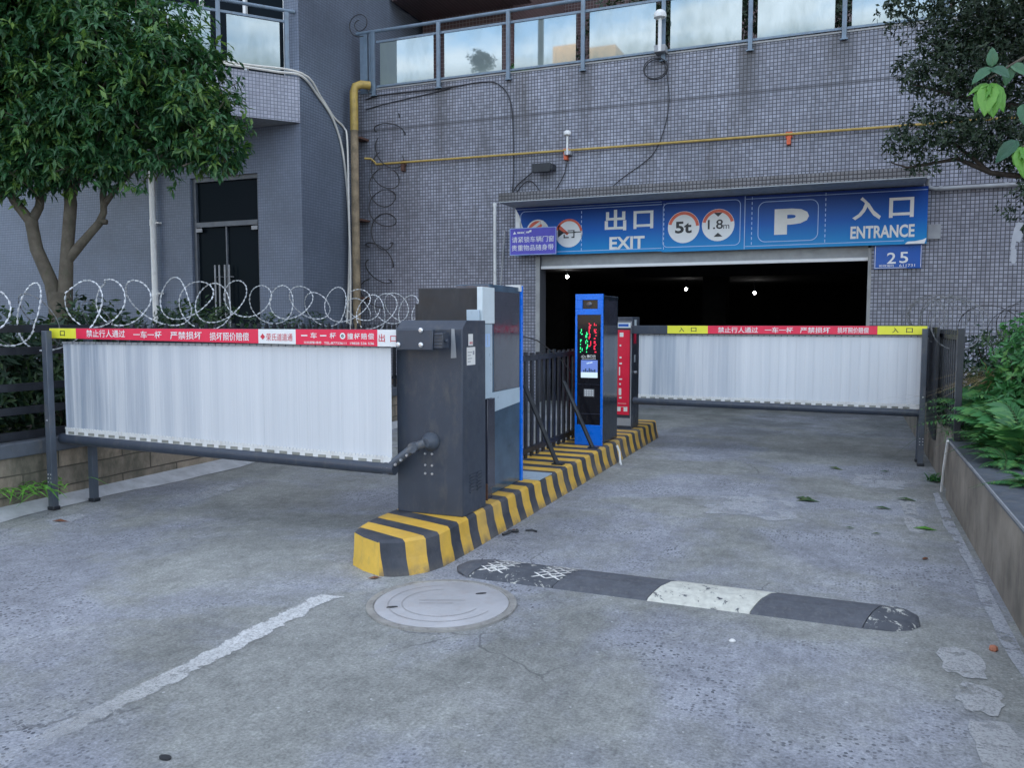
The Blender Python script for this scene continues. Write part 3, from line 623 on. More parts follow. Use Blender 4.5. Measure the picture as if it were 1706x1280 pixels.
f = MB(); f.quad((-5.57, y, 3.01), (-5.535, y, 3.01), (-5.53, y, 3.02), (-5.515, y, 3.01), (-5.505, y, 3.01), (-5.54, y, 3.06)); f.quad((-5.345, y, 3.0), (-5.34, y, 3.0), (-5.34, y, 3.07), (-5.345, y, 3.07)); f.quad((-5.26, y, 3.04), (-5.22, y, 3.04), (-5.22, y, 3.08), (-5.26, y, 3.07))
for k in range(4): f.quad((-5.485 + .032 * k, y, 3.02), (-5.46 + .032 * k, y, 3.02), (-5.46 + .032 * k, y, 3.05), (-5.485 + .032 * k, y, 3.05))
for k in range(2): f.quad((-5.315 + .03 * k, y, 3.025), (-5.29 + .03 * k, y, 3.025), (-5.29 + .03 * k, y, 3.055), (-5.315 + .03 * k, y, 3.055))
obj('logo', f, M['white'], NB, smooth=0)
# house number plate
PT = thing('house_number_plate', (.68, 13.96, 2.27), 'blue house number plate with 25 in white below the right end of the banner', 'sign')
f = MB(); f.box(.345, 1.005, 13.955, 13.975, 2.268, 2.66); obj('plate', f, M['plate'], PT, bevel=.003)
f = MB(); y = 13.952; f.text('2', (.525, .65, 2.345, 2.515), (0, y, 0), bold=.012); f.text('5', (.70, .82, 2.35, 2.52), (0, y, 0), bold=.012); f.text('邮政编码', (.42, .625, 2.295, 2.335), (0, y, 0)); f.text('611731', (.70, .915, 2.295, 2.335), (0, y, 0))
for a in ((.355, .362, 2.28, 2.62), (.99, .997, 2.28, 2.62), (.362, .80, 2.278, 2.285)): f.quad((a[0], y, a[2]), (a[1], y, a[2]), (a[1], y, a[3]), (a[0], y, a[3]))
obj('lettering', f, M['white'], PT, smooth=0)

# ================================================================== PIPES, CABLES AND LAMPS ON THE WALLS
GP = thing('gas_riser', (-8.8, 13.7, 0), 'thick peeling yellow gas pipe climbing the corner of the wing', 'pipe')
f = MB(); f.tube([(-8.82, 13.68, 0), (-8.82, 13.68, 5.1)], .075, 14); obj('lower_pipe', f, M['gaspipe_old'], GP)
f = MB(); f.tube([(-8.82, 13.68, 5.1), (-8.82, 13.68, 5.82), (-8.80, 13.70, 5.92), (-8.72, 13.78, 5.97), (-8.6, 13.9, 5.97)], .078, 14); obj('upper_pipe', f, M['gaspipe'], GP)
for z in (1.9, 3.4, 4.95): f = MB(); f.box(-8.90, -8.70, 13.70, 14.0, z, z + .035); obj('bracket', f, M['rust'], GP)
f = MB(); f.tube([(-8.72, 13.86, 4.6), (-8.62, 13.93, 4.6), (-8.53, 13.93, 4.53), (-8.50, 13.93, 4.485), (-3.5, 13.93, 4.44), (3.5, 13.93, 4.38)], .021, 10)
HP = tag(obj('gas_pipe', f, M['gaspipe']), 'thin yellow gas pipe running level across the tiled wall above the canopy', 'pipe')
for x, m in ((-7.92, 'rust'), (-4.66, 'orange_clip'), (-.95, 'orange_clip')):
    f = MB(); z = 4.44 - .0087 * (x + 3.5); f.box(x - .03, x + .03, 13.905, 13.998, z - .16, z - .03); f.box(x - .05, x + .05, 13.95, 13.998, z - .05, z + .04); obj('pipe_clip', f, M[m], HP)
def cable(name, pts, r, mat, label, cat='cable', group=None, n=6):
    # smooth the polyline
    P = [Vector(p) for p in pts]; out = []
    for i in range(len(P) - 1):
        a = P[max(i - 1, 0)]; b = P[i]; c = P[i + 1]; d = P[min(i + 2, len(P) - 1)]
        for k in range(5):
            t = k / 5; out.append(.5 * ((2 * b) + (c - a) * t + (2 * a - 5 * b + 4 * c - d) * t * t + (3 * b - a - 3 * c + d) * t ** 3))
    out.append(P[-1]); f = MB(); f.tube(out, r, n); o = obj(name, f, mat)
    return tag(o, label, cat, group) if label else o
def bpt(s, z, off=-.02): q = p0 - bd * s; return (q[0] - bd[1] * off, q[1] + bd[0] * off, z)
cable('wall_cable', [bpt(2.8, 5.78, -.03), bpt(1.3, 5.79, -.03), bpt(.4, 5.78, -.03), (XC + .03, YC + .02, 5.77), (XC + .03, 12.8, 5.55), (XC + .03, 13.3, 5.2), (XC + .03, 13.6, 4.6), (XC + .05, 13.72, 3.5), (-8.93, 13.60, 2.4), (-8.96, 13.55, 1.5), (-8.98, 13.55, .8)], .022, M['cable_w'], 'lower white cable sweeping from the balcony edge down beside the yellow riser', 'cable', 'white cables')
cable('wall_cable', [bpt(2.8, 5.82, -.03), bpt(1.0, 5.83, -.03), (XC + .03, YC + .02, 5.82), (XC + .03, 12.9, 5.55), (XC + .03, 13.3, 5.28), (XC + .03, 13.62, 5.16), (-8.93, 13.60, 4.9), (-8.91, 13.59, 3.6), (-8.89, 13.58, 2.4), (-8.90, 13.56, .8)], .018, M['cable_w'], 'upper white cable with a kink hugging the yellow riser', 'cable', 'white cables')
cable('wall_cable', [(-8.75, 13.98, 5.74), (-8.35, 13.98, 5.79), (-7.06, 13.98, 5.78), (-6.33, 13.98, 5.81), (-5.97, 13.98, 5.74), (-5.73, 13.98, 5.42), (-5.67, 13.98, 4.76), (-5.67, 13.98, 4.02), (-5.70, 13.96, 3.72)], .011, M['cable_b'], 'black cable below the terrace glass bending down towards the canopy', 'cable')
cable('wall_cable', [(-8.75, 13.98, 5.55), (-8.3, 13.98, 5.62), (-7.2, 13.98, 5.73), (-6.9, 13.98, 5.78)], .009, M['cable_b'], 'short black cable slanting up the wall beside the riser top', 'cable')
cable('wall_cable', [(-2.98, 13.97, 5.85), (-2.90, 13.98, 5.5), (-2.87, 13.98, 5.1), (-2.96, 13.98, 4.63), (-3.16, 13.98, 4.25), (-3.68, 13.98, 3.9), (-3.9, 13.95, 3.70)], .008, M['cable_b'], 'thin black cable hanging from the dome lamp pole to the canopy', 'cable')
lp = [(-3.08 + .2 * cos(a), 13.97 - .006 * k, 5.66 + .17 * sin(a)) for k, a in enumerate([.5 + pi / 6 * j for j in range(25)])]
cable('cable_coil', lp, .010, M['cable_b'], 'round coil of black cable under the dome lamp pole', 'cable')
cable('lamp_cable', [(-5.3, 13.95, 4.11), (-5.45, 13.97, 4.02), (-5.62, 13.97, 3.88), (-5.70, 13.95, 3.68)], .010, M['cable_b'], 'black cable looping left from the floodlight to the canopy top', 'cable')
cable('lamp_cable', [(-5.62, 13.97, 3.75), (-5.5, 13.96, 3.9), (-5.35, 13.97, 3.98), (-5.2, 13.96, 3.85), (-5.1, 13.93, 3.68)], .009, M['cable_b'], 'black cable arching over the canopy below the floodlight', 'cable')
cable('lamp_cable', [(-4.64, 13.97, 4.3), (-4.70, 13.97, 4.05), (-4.85, 13.97, 3.8), (-4.95, 13.93, 3.67)], .008, M['cable_b'], 'thin cable dropping from the small dome aerial to the canopy', 'cable')
f = MB(); f.tube([(-6.03, 13.97, .2), (-6.03, 13.97, 3.56)], .03, 10); f.tube([(-6.03, 13.97, 3.56), (-6.03, 13.97, 3.62)], .036, 10); f.tube([(-6.03, 13.97, 3.42), (-6.03, 13.97, 3.47)], .036, 10)
tag(obj('conduit', f, M['white_plastic']), 'upright white plastic conduit left of the garage mouth', 'pipe')
f = MB(); f.tube([(-5.95, 13.90, .2), (-5.90, 13.92, 2.08), (-5.825, 13.96, 3.12)], .016, 8); tag(obj('leaning_rod', f, M['pvc_grey']), 'thin pale rod leaning on the wall between the conduit and the notice', 'rod')
f = MB(); f.tube([(1.03, 13.8, 3.60), (1.03, 13.9, 3.54), (1.06, 13.95, 3.47), (1.15, 13.95, 3.44), (2.4, 13.95, 3.44), (5, 13.95, 3.44)], .034, 10)
for x in (1.2, 2.05): f.tube([(x, 13.95, 3.44), (x + .05, 13.95, 3.44)], .042, 10)
tag(obj('conduit', f, M['pvc_grey']), 'grey conduit bending out from under the right end of the canopy', 'pipe')
DP = thing('downpipe', (-12.4, 12.2, 0), 'white plastic downpipe on the wing wall behind the tree', 'pipe')
f = MB(); f.tube([(-12.42, 12.2, .5), (-12.42, 12.2, 4.5)], .055, 14); obj('tube', f, M['white_plastic'], DP)
for z in (1.95, 3.3, 4.3): f = MB(); f.tube([(-12.42, 12.2, z), (-12.42, 12.2, z + .12)], .063, 14); f.box(-12.44, -12.3, 12.2, 12.3, z + .04, z + .07); obj('collar', f, M['white_plastic'], DP)
def dome(x, y, z0, z1, r, label, n=1):
    t = thing('dome_aerial', (x, y, z0), label, 'aerial')
    f = MB(); f.tube([(x, y, z0), (x, y, z1)], r * .28, 10); obj('pole', f, M['white_plastic'], t)
    f = MB(); f.lathe((x, y, z1), [(r * .4, -.02), (r * .95, 0), (r, r * .45), (r * .85, r * .85), (r * .5, r * 1.15), (r * .1, r * 1.25)], 18); obj('dome', f, M['white_plastic'], t)
    f = MB(); f.box(x - r * .9, x + r * .9, y, 13.998, z0, z0 + r * 1.1); obj('bracket', f, M['pvc_grey'], t, bevel=.01)
    return t
dome(-3.0, 13.80, 5.90, 6.44, .105, 'tall white mushroom shaped aerial on a pole in front of the terrace glass')
dome(-4.61, 13.86, 4.36, 4.70, .065, 'small white mushroom shaped aerial on the yellow pipe above the canopy')
FL = thing('floodlight', (-5.06, 13.9, 4.08), 'black ribbed floodlight on the tiled wall above the left end of the canopy', 'lamp')
f = MB(); f.box(-5.24, -4.90, 13.78, 13.86, 4.08, 4.24); obj('housing', f, M['black_metal'], FL, bevel=.01)
f = MB()
for k in range(9): f.box(-5.23 + .036 * k, -5.215 + .036 * k, 13.86, 13.93, 4.09, 4.23)
f.box(-4.9, -4.86, 13.80, 13.998, 4.12, 4.22); obj('fins', f, M['black_metal'], FL)

# garage lamps
for i, (p, lb) in enumerate((((-7.3, 22, 2.72), 'leftmost glowing white lamp deep in the dark garage'), ((-5.08, 28, 2.56), 'middle of the three glowing white lamps in the dark garage'), ((-3.06, 30, 2.476), 'rightmost glowing white lamp deep in the dark garage'))):
    t = thing('garage_lamp', p, lb, 'lamp', 'lamps in the garage')
    f = MB(); r = (.045, .045, .05)[i]; f.lathe(p, [(r * .3, -r), (r * .9, -r * .4), (r, 0), (r * .8, r * .6), (r * .2, r)], 12); obj('bulb', f, M['glow'], t)
    f = MB(); f.tube([(p[0], p[1], p[2] + r * .9), (p[0], p[1], 2.9)], .015, 6); obj('stem', f, M['black_metal'], t)

# ================================================================== TRAFFIC ISLAND
IS = thing('traffic_island', (-2.45, 7, 0), 'raised kerb island painted in yellow and black stripes between the two lanes', 'island')
# outlines at ground and top, nose first
topo = [(-2.775, 10.25), (-2.78, 7), (-2.775, 4.9), (-2.77, 4.41), (-2.745, 4.24), (-2.712, 4.146), (-2.60, 4.07), (-2.449, 3.995), (-2.385, 4.015), (-2.327, 4.062), (-2.247, 4.178), (-2.215, 4.285), (-2.218, 4.6), (-2.22, 5.8), (-2.215, 7), (-2.205, 10.2), (-2.23, 10.32), (-2.74, 10.32)]
bas = [(-2.82, 10.25), (-2.83, 7), (-2.82, 4.9), (-2.80, 4.38), (-2.765, 4.2), (-2.70, 4.105), (-2.58, 4.03), (-2.44, 3.978), (-2.355, 3.995), (-2.29, 4.045), (-2.21, 4.16), (-2.18, 4.28), (-2.168, 4.6), (-2.165, 5.8), (-2.16, 7), (-2.165, 10.2), (-2.2, 10.36), (-2.76, 10.36)]
def ring(p, z, s=0): c = np.mean(p, 0); return [(x + (c[0] - x) * s * 4, y, z) if False else (x, y, z) for x, y in p]
f = MB(); n = len(topo)
mid = [(a[0] * .7 + b[0] * .3, a[1] * .7 + b[1] * .3) for a, b in zip(topo, bas)]
ins = [(a[0] + (.018 if a[0] < -2.5 else -.018), a[1] + (.012 if a[1] < 4.3 else 0)) for a in topo]
Rg = [[(x, y, -.01) for x, y in bas], [(x, y, .10) for x, y in mid], [(x, y, .188) for x, y in topo], [(x, y, .203) for x, y in ins]]
for a, b in zip(Rg, Rg[1:]):
    for k in range(n):
        k2 = (k + 1) % n; f.cm = 1 if (k in (4, 5, 6)) and b is not Rg[3] else 0; f.quad(a[k2], a[k], b[k], b[k2])
f.cm = 0; f.quad(*Rg[3][::-1])
obj('kerb', f, [M['stripes'], M['hazard_yellow']], IS, smooth=50)

# ================================================================== BARRIER GATES
def text_on(mb, body, x0, x1, z0, z1, y, bold): mb.text(body, (x0, x1, z0, z1), (0, y, 0), bold=bold)
def barrier(label, xa, xb, yf, ztop, zbotA, zbotB, panel_, rodz, slat=.09):
    """arm from xa to xb with front plane yf; panel (x0,x1,zt,zb0,zb1); rod heights"""
    t = thing('barrier_gate', ((xa + xb) / 2, yf + .05, 0), label, 'barrier')
    f = MB(); f.prism([(xa, zbotA), (xb, zbotB), (xb, ztop), (xa, ztop)], (0, yf, 0), (1, 0, 0), (0, 0, 1), (0, .075, 0)); arm = obj('arm', f, M['grey_metal'], t, bevel=.004)
    x0, x1, zt, zb0, zb1 = panel_; f = MB(); k = 0; x = x0
    while x < x1 - .004:
        xe = min(x + slat, x1); tl = random.uniform(-.0005, .0005); ya = yf + .035 + tl; yb = yf + .035 - tl; zb = zb0 + (zb1 - zb0) * (x - x0) / (x1 - x0); ze = zb0 + (zb1 - zb0) * (xe - x0) / (x1 - x0)
        prof = [(0, .0012), (.04, 0), (.5, -.0004), (.96, 0), (1, .0012)]
        for (a, h), (b, g_) in zip(prof, prof[1:]):
            X0, X1 = x + (xe - x) * a, x + (xe - x) * b; Y0 = ya + (yb - ya) * a + h; Y1 = ya + (yb - ya) * b + g_
            Z0 = zb + (ze - zb) * a; Z1 = zb + (ze - zb) * b
            f.quad((X0, Y0, Z0), (X1, Y1, Z1), (X1, Y1, zt), (X0, Y0, zt))
        x = xe
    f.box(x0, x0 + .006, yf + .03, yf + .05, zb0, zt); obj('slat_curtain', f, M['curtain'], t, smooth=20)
    f = MB(); f.tube([(x0 - .06, yf + .04, rodz[0]), (x1 + .02, yf + .04, rodz[1])], .042, 14); obj('lower_rod', f, M['grey_metal'], t)
    f = MB(); rz = lambda x: rodz[0] + (rodz[1] - rodz[0]) * (x - x0) / (x1 - x0); bz = lambda x: zb0 + (zb1 - zb0) * (x - x0) / (x1 - x0)
    f.prism([(x0, rz(x0) + .02), (x1, rz(x1) + .02), (x1, bz(x1) + .004), (x0, bz(x0) + .004)], (0, yf + .022, 0), (1, 0, 0), (0, 0, 1), (0, .01, 0)); f.cm = 1; x = x0 + .03
    while x < x1 - .09: z = rz(x) * .36 + bz(x) * .64; hh = (bz(x) - rz(x)) * .13; f.box(x, x + .062, yf + .0195, yf + .0215, z - hh, z + hh); x += .105
    f.cm = 0; x = x0
    while x < x1 - .02: f.box(x, x + .018, yf + .018, yf + .022, bz(x) - .002, bz(x) + .014); x += .0275
    obj('hinge_strip', f, [M['white_plastic'], M['slot']], t)
    f = MB(); x = x0
    while x < x1 - .03: f.box(x, x + .05, yf + .02, yf + .05, zt, zt + .014); x += .06
    f.cm = 0; f.box(x0, x1, yf + .028, yf + .045, zt + .014, min(zbotA, zbotB) + .003); obj('top_hinge', f, M['pvc_grey'], t)
    return t, arm
L1, arm1 = barrier('near left barrier gate with aluminium curtain, dark cabinet and red sticker strip', -5.70, -2.40, 4.54, 1.405, 1.327, 1.29, (-5.60, -2.70, 1.287, .625, .575), (.545, .505))
ST = [(-5.70, -5.42, 'yellow'), (-5.42, -3.712, 'redpink'), (-3.712, -3.405, 'white'), (-3.405, -2.775, 'redpink'), (-2.775, -2.622, 'white')]
y = 4.537
for a, b, m in ST:
    f = MB(); q0 = 1.327 - .037 * (a + 5.7) / 3.3; q1 = 1.327 - .037 * (b + 5.7) / 3.3; f.quad((a, y, q0 + .002), (b, y, q1 + .002), (b, y, 1.403), (a, y, 1.403)); obj('sticker', f, M[m], arm1, smooth=0)
y2 = y - .002
f = MB(); f.text('禁止行人通过', (-5.31, -4.92, 1.338, 1.393), (0, y2, 0), bold=.010); f.text('一车一杆', (-4.84, -4.57, 1.332, 1.387), (0, y2, 0), bold=.010); f.text('严禁损坏', (-4.49, -4.20, 1.328, 1.384), (0, y2, 0), bold=.010); f.text('损坏照价赔偿', (-4.13, -3.79, 1.322, 1.380), (0, y2, 0), bold=.010)
x = -3.36
for ch in '一车一杆':
    z0, z1 = (1.358, 1.366) if ch == '一' else (1.343, 1.383)
    f.text(ch, (x, x + .05, z0, z1), (0, y2, 0), bold=.010); x += .075
x = -3.0
for ch in '撞杆赔偿': f.text(ch, (x, x + .045, 1.34, 1.38), (0, y2, 0), bold=.010); x += .052
f.disc((-3.035, y2, 1.361), .021, 16)
f.text('交损报警/维修', (-3.34, -3.20, 1.308, 1.325), (0, y2, 0), bold=.01); f.text('TEL:87733611  19828 536 536', (-3.18, -2.80, 1.306, 1.322), (0, y2, 0), bold=.01)
obj('lettering', f, M['white'], arm1, smooth=0)
f = MB(); f.text('出', (-2.765, -2.72, 1.325, 1.375), (0, y2, 0), bold=.008); f.text('口', (-2.68, -2.635, 1.325, 1.365), (0, y2, 0), bold=.008); f.text('荣氏道道通', (-3.645, -3.43, 1.325, 1.375), (0, y2, 0))
f.quad((-3.695, y2, 1.352), (-3.675, y2, 1.332), (-3.655, y2, 1.352), (-3.675, y2, 1.374)); obj('lettering', f, M['redprint'], arm1, smooth=0)
f = MB(); f.disc((-3.035, y2 - .002, 1.361), .010, 12, r_in=.004, a0=0, a1=6.1); f.text('口', (-5.585, -5.535, 1.345, 1.385), (0, y2, 0), bold=.010); obj('lettering', f, M['ink'], arm1, smooth=0)
f = MB(); f.box(-2.62, -2.36, 4.50, 4.55, 1.278, 1.405); sl_ = obj('arm_socket', f, M['grey_metal'], L1, bevel=.005)
f = MB(); f.box(-2.36, -2.30, 4.515, 4.60, 1.29, 1.385); f.cyl((-2.30, 4.55, 1.335), (-2.28, 4.55, 1.335), .012, 8)
for z in (1.29, 1.31, 1.33, 1.35, 1.37): f.box(-2.358, -2.302, 4.508, 4.515, z, z + .008)
obj('arm_cap', f, M['grey_metal'], L1, bevel=.003)
f = MB()
for x_, z_ in ((-2.60, 1.31), (-2.44, 1.31), (-2.44, 1.4)): f.lathe((x_, 4.50, z_), [(.016, 0), (.016, .008), (.008, .014)], 10, (0, -1, 0))
obj('screw', f, M['chrome'], sl_)
# cabinet
f = MB(); prof = [(0, .203), (0, 1.408), (.07, 1.462), (.36, 1.462), (.36, .203)]
f.prism(prof, (-2.722, 4.68, 0), (0, 1, 0), (0, 0, 1), (.477, 0, 0)); cab = obj('cabinet', f, M['grey_metal'], L1, bevel=.006)
f = MB(); f.quad((-2.32, 4.678, 1.408), (-2.298, 4.678, 1.408), (-2.285, 4.678, 1.225), (-2.325, 4.678, 1.222)); obj('scuff', f, M['pvc_grey'], cab, smooth=0)
f = MB(); X = -2.243
f.quad((X, 4.765, 1.30), (X, 4.835, 1.30), (X, 4.835, 1.375), (X, 4.765, 1.375)); f.quad((X, 4.74, 1.175), (X, 4.87, 1.175), (X, 4.87, 1.29), (X, 4.74, 1.29)); f.cm = 1
for y_, z_ in ((4.785, 1.31), (4.81, 1.31)): f.quad((X + .001, y_, z_), (X + .001, y_ + .015, z_), (X + .001, y_ + .015, z_ + .015), (X + .001, y_, z_ + .015))
f.cm = 2; f.quad((X + .001, 4.83, 1.24), (X + .001, 4.855, 1.24), (X + .001, 4.855, 1.265), (X + .001, 4.83, 1.265))
for k in range(4): f.quad((X + .001, 4.752, 1.195 + .02 * k), (X + .001, 4.80 + .02 * (k % 2), 1.195 + .02 * k), (X + .001, 4.80 + .02 * (k % 2), 1.20 + .02 * k), (X + .001, 4.752, 1.20 + .02 * k))
obj('rating_label', f, [M['offwhite'], M['redprint'], M['pvc_grey']], cab, smooth=0)
f = MB()
for k in range(6):
    for j in (0, 1): f.box(-2.245, -2.238, 4.78 + .11 * j, 4.85 + .11 * j, .34 + .022 * k, .35 + .022 * k)
obj('vents', f, M['grey_metal'], cab)
# crank that swings the lower rod
f = MB(); f.lathe((-2.47, 4.679, .682), [(.06, 0), (.06, .02), (.045, .05), (.03, .085)], 20, (0, -1, 0)); obj('crank_boss', f, M['post_grey'], L1)
f = MB(); f.tube([(-2.47, 4.60, .682), (-2.55, 4.585, .650), (-2.74, 4.58, .505)], [.03, .028, .028], 12); f.lathe((-2.545, 4.56, .652), [(.034, 0), (.034, .045)], 14, (0, 1, 0)); f.lathe((-2.735, 4.55, .508), [(.04, 0), (.04, .06)], 14, (0, 1, 0)); obj('crank_arm', f, M['post_grey'], L1)
f = MB()
for dx, dz in ((0, 0), (.05, 0), (0, -.075), (.05, -.075), (0, -.13), (.05, -.13)): f.lathe((-2.515 + dx, 4.68, .60 + dz), [(.009, 0), (.007, .006)], 8, (0, -1, 0))
for a in (.15, .38, .6, .82): f.lathe((-2.55 - .19 * a, 4.555, .645 - .145 * a - .02), [(.011, 0), (.008, .01)], 8, (0, -1, 0))
for x_ in (-2.72, -2.76): f.lathe((x_, 4.548, .508), [(.011, 0), (.008, .008)], 8, (0, -1, 0))
obj('rivets', f, M['chrome'], L1)
# right barrier
L2, arm2 = barrier('far right barrier gate with aluminium curtain and red film cabinet', -2.27, .742, 9.27, 1.412, 1.318, 1.322, (-2.215, .715, 1.298, .612, .602), (.545, .525))
y = 9.267
for a, b, m in ((-1.884, -1.436, 'yellow'), (-1.436, .283, 'redpink'), (.283, .742, 'yellow')):
    f = MB(); f.quad((a, y, 1.324), (b, y, 1.324), (b, y, 1.411), (a, y, 1.411)); obj('sticker', f, M[m], arm2, smooth=0)
y2 = y - .002; f = MB(); f.text('禁止行人通过', (-1.325, -.90, 1.335, 1.397), (0, y2, 0), bold=.010); f.text('一车一杆', (-.83, -.54, 1.335, 1.397), (0, y2, 0), bold=.010); f.text('严禁损坏', (-.47, -.17, 1.335, 1.397), (0, y2, 0), bold=.010); f.text('损坏照价赔偿', (-.10, .20, 1.335, 1.397), (0, y2, 0), bold=.010); obj('lettering', f, M['white'], arm2, smooth=0)
f = MB()
for x_ in (-1.754, .42): f.text('入', (x_, x_ + .06, 1.342, 1.395), (0, y2, 0), bold=.008)
for x_ in (-1.62, .55): f.text('口', (x_, x_ + .06, 1.345, 1.39), (0, y2, 0), bold=.008)
obj('lettering', f, M['ink'], arm2, smooth=0)
f = MB(); f.box(-2.50, -2.31, 9.36, 9.72, .203, 1.51); cb2 = obj('cabinet', f, M['grey_metal'], L2, bevel=.006)
f = MB(); f.box(-2.478, -2.334, 9.345, 9.359, .37, 1.36); ad = obj('red_film', f, M['red'], cb2, smooth=0)
f = MB(); f.box(-2.495, -2.316, 9.35, 9.359, .24, .33); f.box(-2.322, -2.314, 9.335, 9.359, .33, 1.46); f.box(-2.496, -2.488, 9.335, 9.359, .33, 1.46); f.box(-2.488, -2.322, 9.338, 9.359, 1.452, 1.46); obj('frame', f, M['pvc_grey'], cb2)
f = MB(); f.quad((-2.487, 9.342, 1.385), (-2.325, 9.342, 1.385), (-2.325, 9.342, 1.445), (-2.487, 9.342, 1.445)); f.cm = 1; f.quad((-2.47, 9.340, 1.40), (-2.35, 9.340, 1.40), (-2.35, 9.340, 1.43), (-2.47, 9.340, 1.43)); obj('name_label', f, [M['pale_white'], M['plate']], cb2, smooth=0)
f = MB(); yy = 9.3435
for x_, w_, z_, h_ in ((-2.455, .045, 1.28, .05), (-2.455, .02, 1.17, .02), (-2.455, .025, 1.03, .02), (-2.455, .03, .96, .02), (-2.46, .014, .83, .10), (-2.455, .035, .78, .015), (-2.455, .02, .72, .02), (-2.46, .03, .60, .08), (-2.455, .03, .56, .02), (-2.47, .10, .50, .004), (-2.47, .10, .46, .004), (-2.475, .04, .41, .055), (-2.40, .045, .41, .055)): f.quad((x_, yy, z_), (x_ + w_, yy, z_), (x_ + w_, yy, z_ + h_), (x_, yy, z_ + h_))
obj('lettering', f, M['offwhite'], ad, smooth=0)
f = MB(); f.quad((-2.308, 9.42, 1.2), (-2.308, 9.55, 1.2), (-2.308, 9.55, 1.34), (-2.308, 9.42, 1.34)); f.cm = 1; f.quad((-2.308, 9.45, 1.38), (-2.308, 9.56, 1.38), (-2.308, 9.56, 1.48), (-2.308, 9.45, 1.48)); f.quad((-2.308, 9.45, .98), (-2.308, 9.52, .98), (-2.308, 9.52, 1.07), (-2.308, 9.45, 1.07)); obj('side_label', f, [M['redpink'], M['pale_white']], cb2, smooth=0)
f = MB(); f.box(-2.31, -2.20, 9.30, 9.40, 1.32, 1.41); obj('arm_socket', f, M['grey_metal'], L2, bevel=.004); f = MB(); f.cyl((-2.31, 9.5, .86), (-2.28, 9.5, .86), .02, 10); obj('lock', f, M['chrome'], cb2)

# posts that catch the arms
def fork(x, y, label, sx, gap=.28):
    t = thing('barrier_post', (x, y, 0), label, 'post', 'barrier end posts')
    f = MB(); f.box(x - .026, x + .026, y - .026, y + .026, .015, 1.385); obj('front_post', f, M['post_grey'], t, bevel=.004)
    f = MB(); f.box(x + sx - .026, x + sx + .026, y + gap - .026, y + gap + .026, .015, 1.385); obj('rear_post', f, M['post_grey'], t, bevel=.004)
    f = MB(); f.box(x - .032, x + .036, y - .032, y + .032, 0, .03); f.box(x + sx - .032, x + sx + .036, y + gap - .032, y + gap + .032, 0, .03); obj('foot_cap', f, M['black_metal'], t, bevel=.006)
    f = MB()
    for k in range(3):
        for j in (-1, 1): f.lathe((x + .014 * j, y - .026, .22 + .03 * k), [(.006, 0), (.004, .004)], 6, (0, -1, 0))
    f.lathe((x + .0, y - .026, .70), [(.008, 0), (.006, .006)], 8, (0, -1, 0)); obj('rivets', f, M['chrome'], t)
    return t
fork(-5.655, 4.475, 'grey fork post at the near left barrier beside the stone wall', .035, .34); fork(.715, 9.17, 'grey fork post at the far right barrier beside the black fence', 0.0, .27)

# ================================================================== ISLAND MACHINES
DB = thing('display_box', (-2.42, 5.22, .203), 'pale edged display box seen from behind between the left cabinet and the left kiosk', 'display box')
f = MB(); f.box(-2.80, -2.325, 5.13, 5.30, 1.10, 1.685); f.box(-2.72, -2.40, 5.13, 5.30, .203, 1.10); f.box(-2.84, -2.80, 5.15, 5.28, 1.22, 1.58); obj('casing', f, M['black_metal'], DB, bevel=.004)
f = MB(); f.box(-2.335, -2.295, 5.10, 5.31, 1.44, 1.69); obj('top_panel', f, M['pale_white'], DB, bevel=.003)
f = MB(); f.box(-2.322, -2.302, 5.085, 5.285, .92, 1.438); f.box(-2.322, -2.302, 5.085, 5.13, .26, .92); f.box(-2.40, -2.305, 5.07, 5.085, 1.44, 1.535); obj('side_panel', f, M['pale_panel'], DB, bevel=.003)
f = MB(); f.quad((-2.300, 5.15, 1.28), (-2.300, 5.24, 1.28), (-2.300, 5.24, 1.37), (-2.300, 5.15, 1.37)); f.cm = 1; f.quad((-2.2995, 5.19, 1.29), (-2.2995, 5.205, 1.29), (-2.2995, 5.205, 1.36), (-2.2995, 5.19, 1.36)); obj('side_emblem', f, [M['ltblue'], M['pale_panel']], DB, smooth=0)
f = MB(); f.box(-2.40, -2.302, 5.20, 5.33, .28, .915); f.box(-2.38, -2.31, 5.20, 5.30, .203, .28); obj('lower_door', f, M['smoked'], DB, bevel=.003)
f = MB(); f.box(-2.37, -2.30, 5.19, 5.199, .203, .32); obj('rust_plate', f, M['rust'], DB)

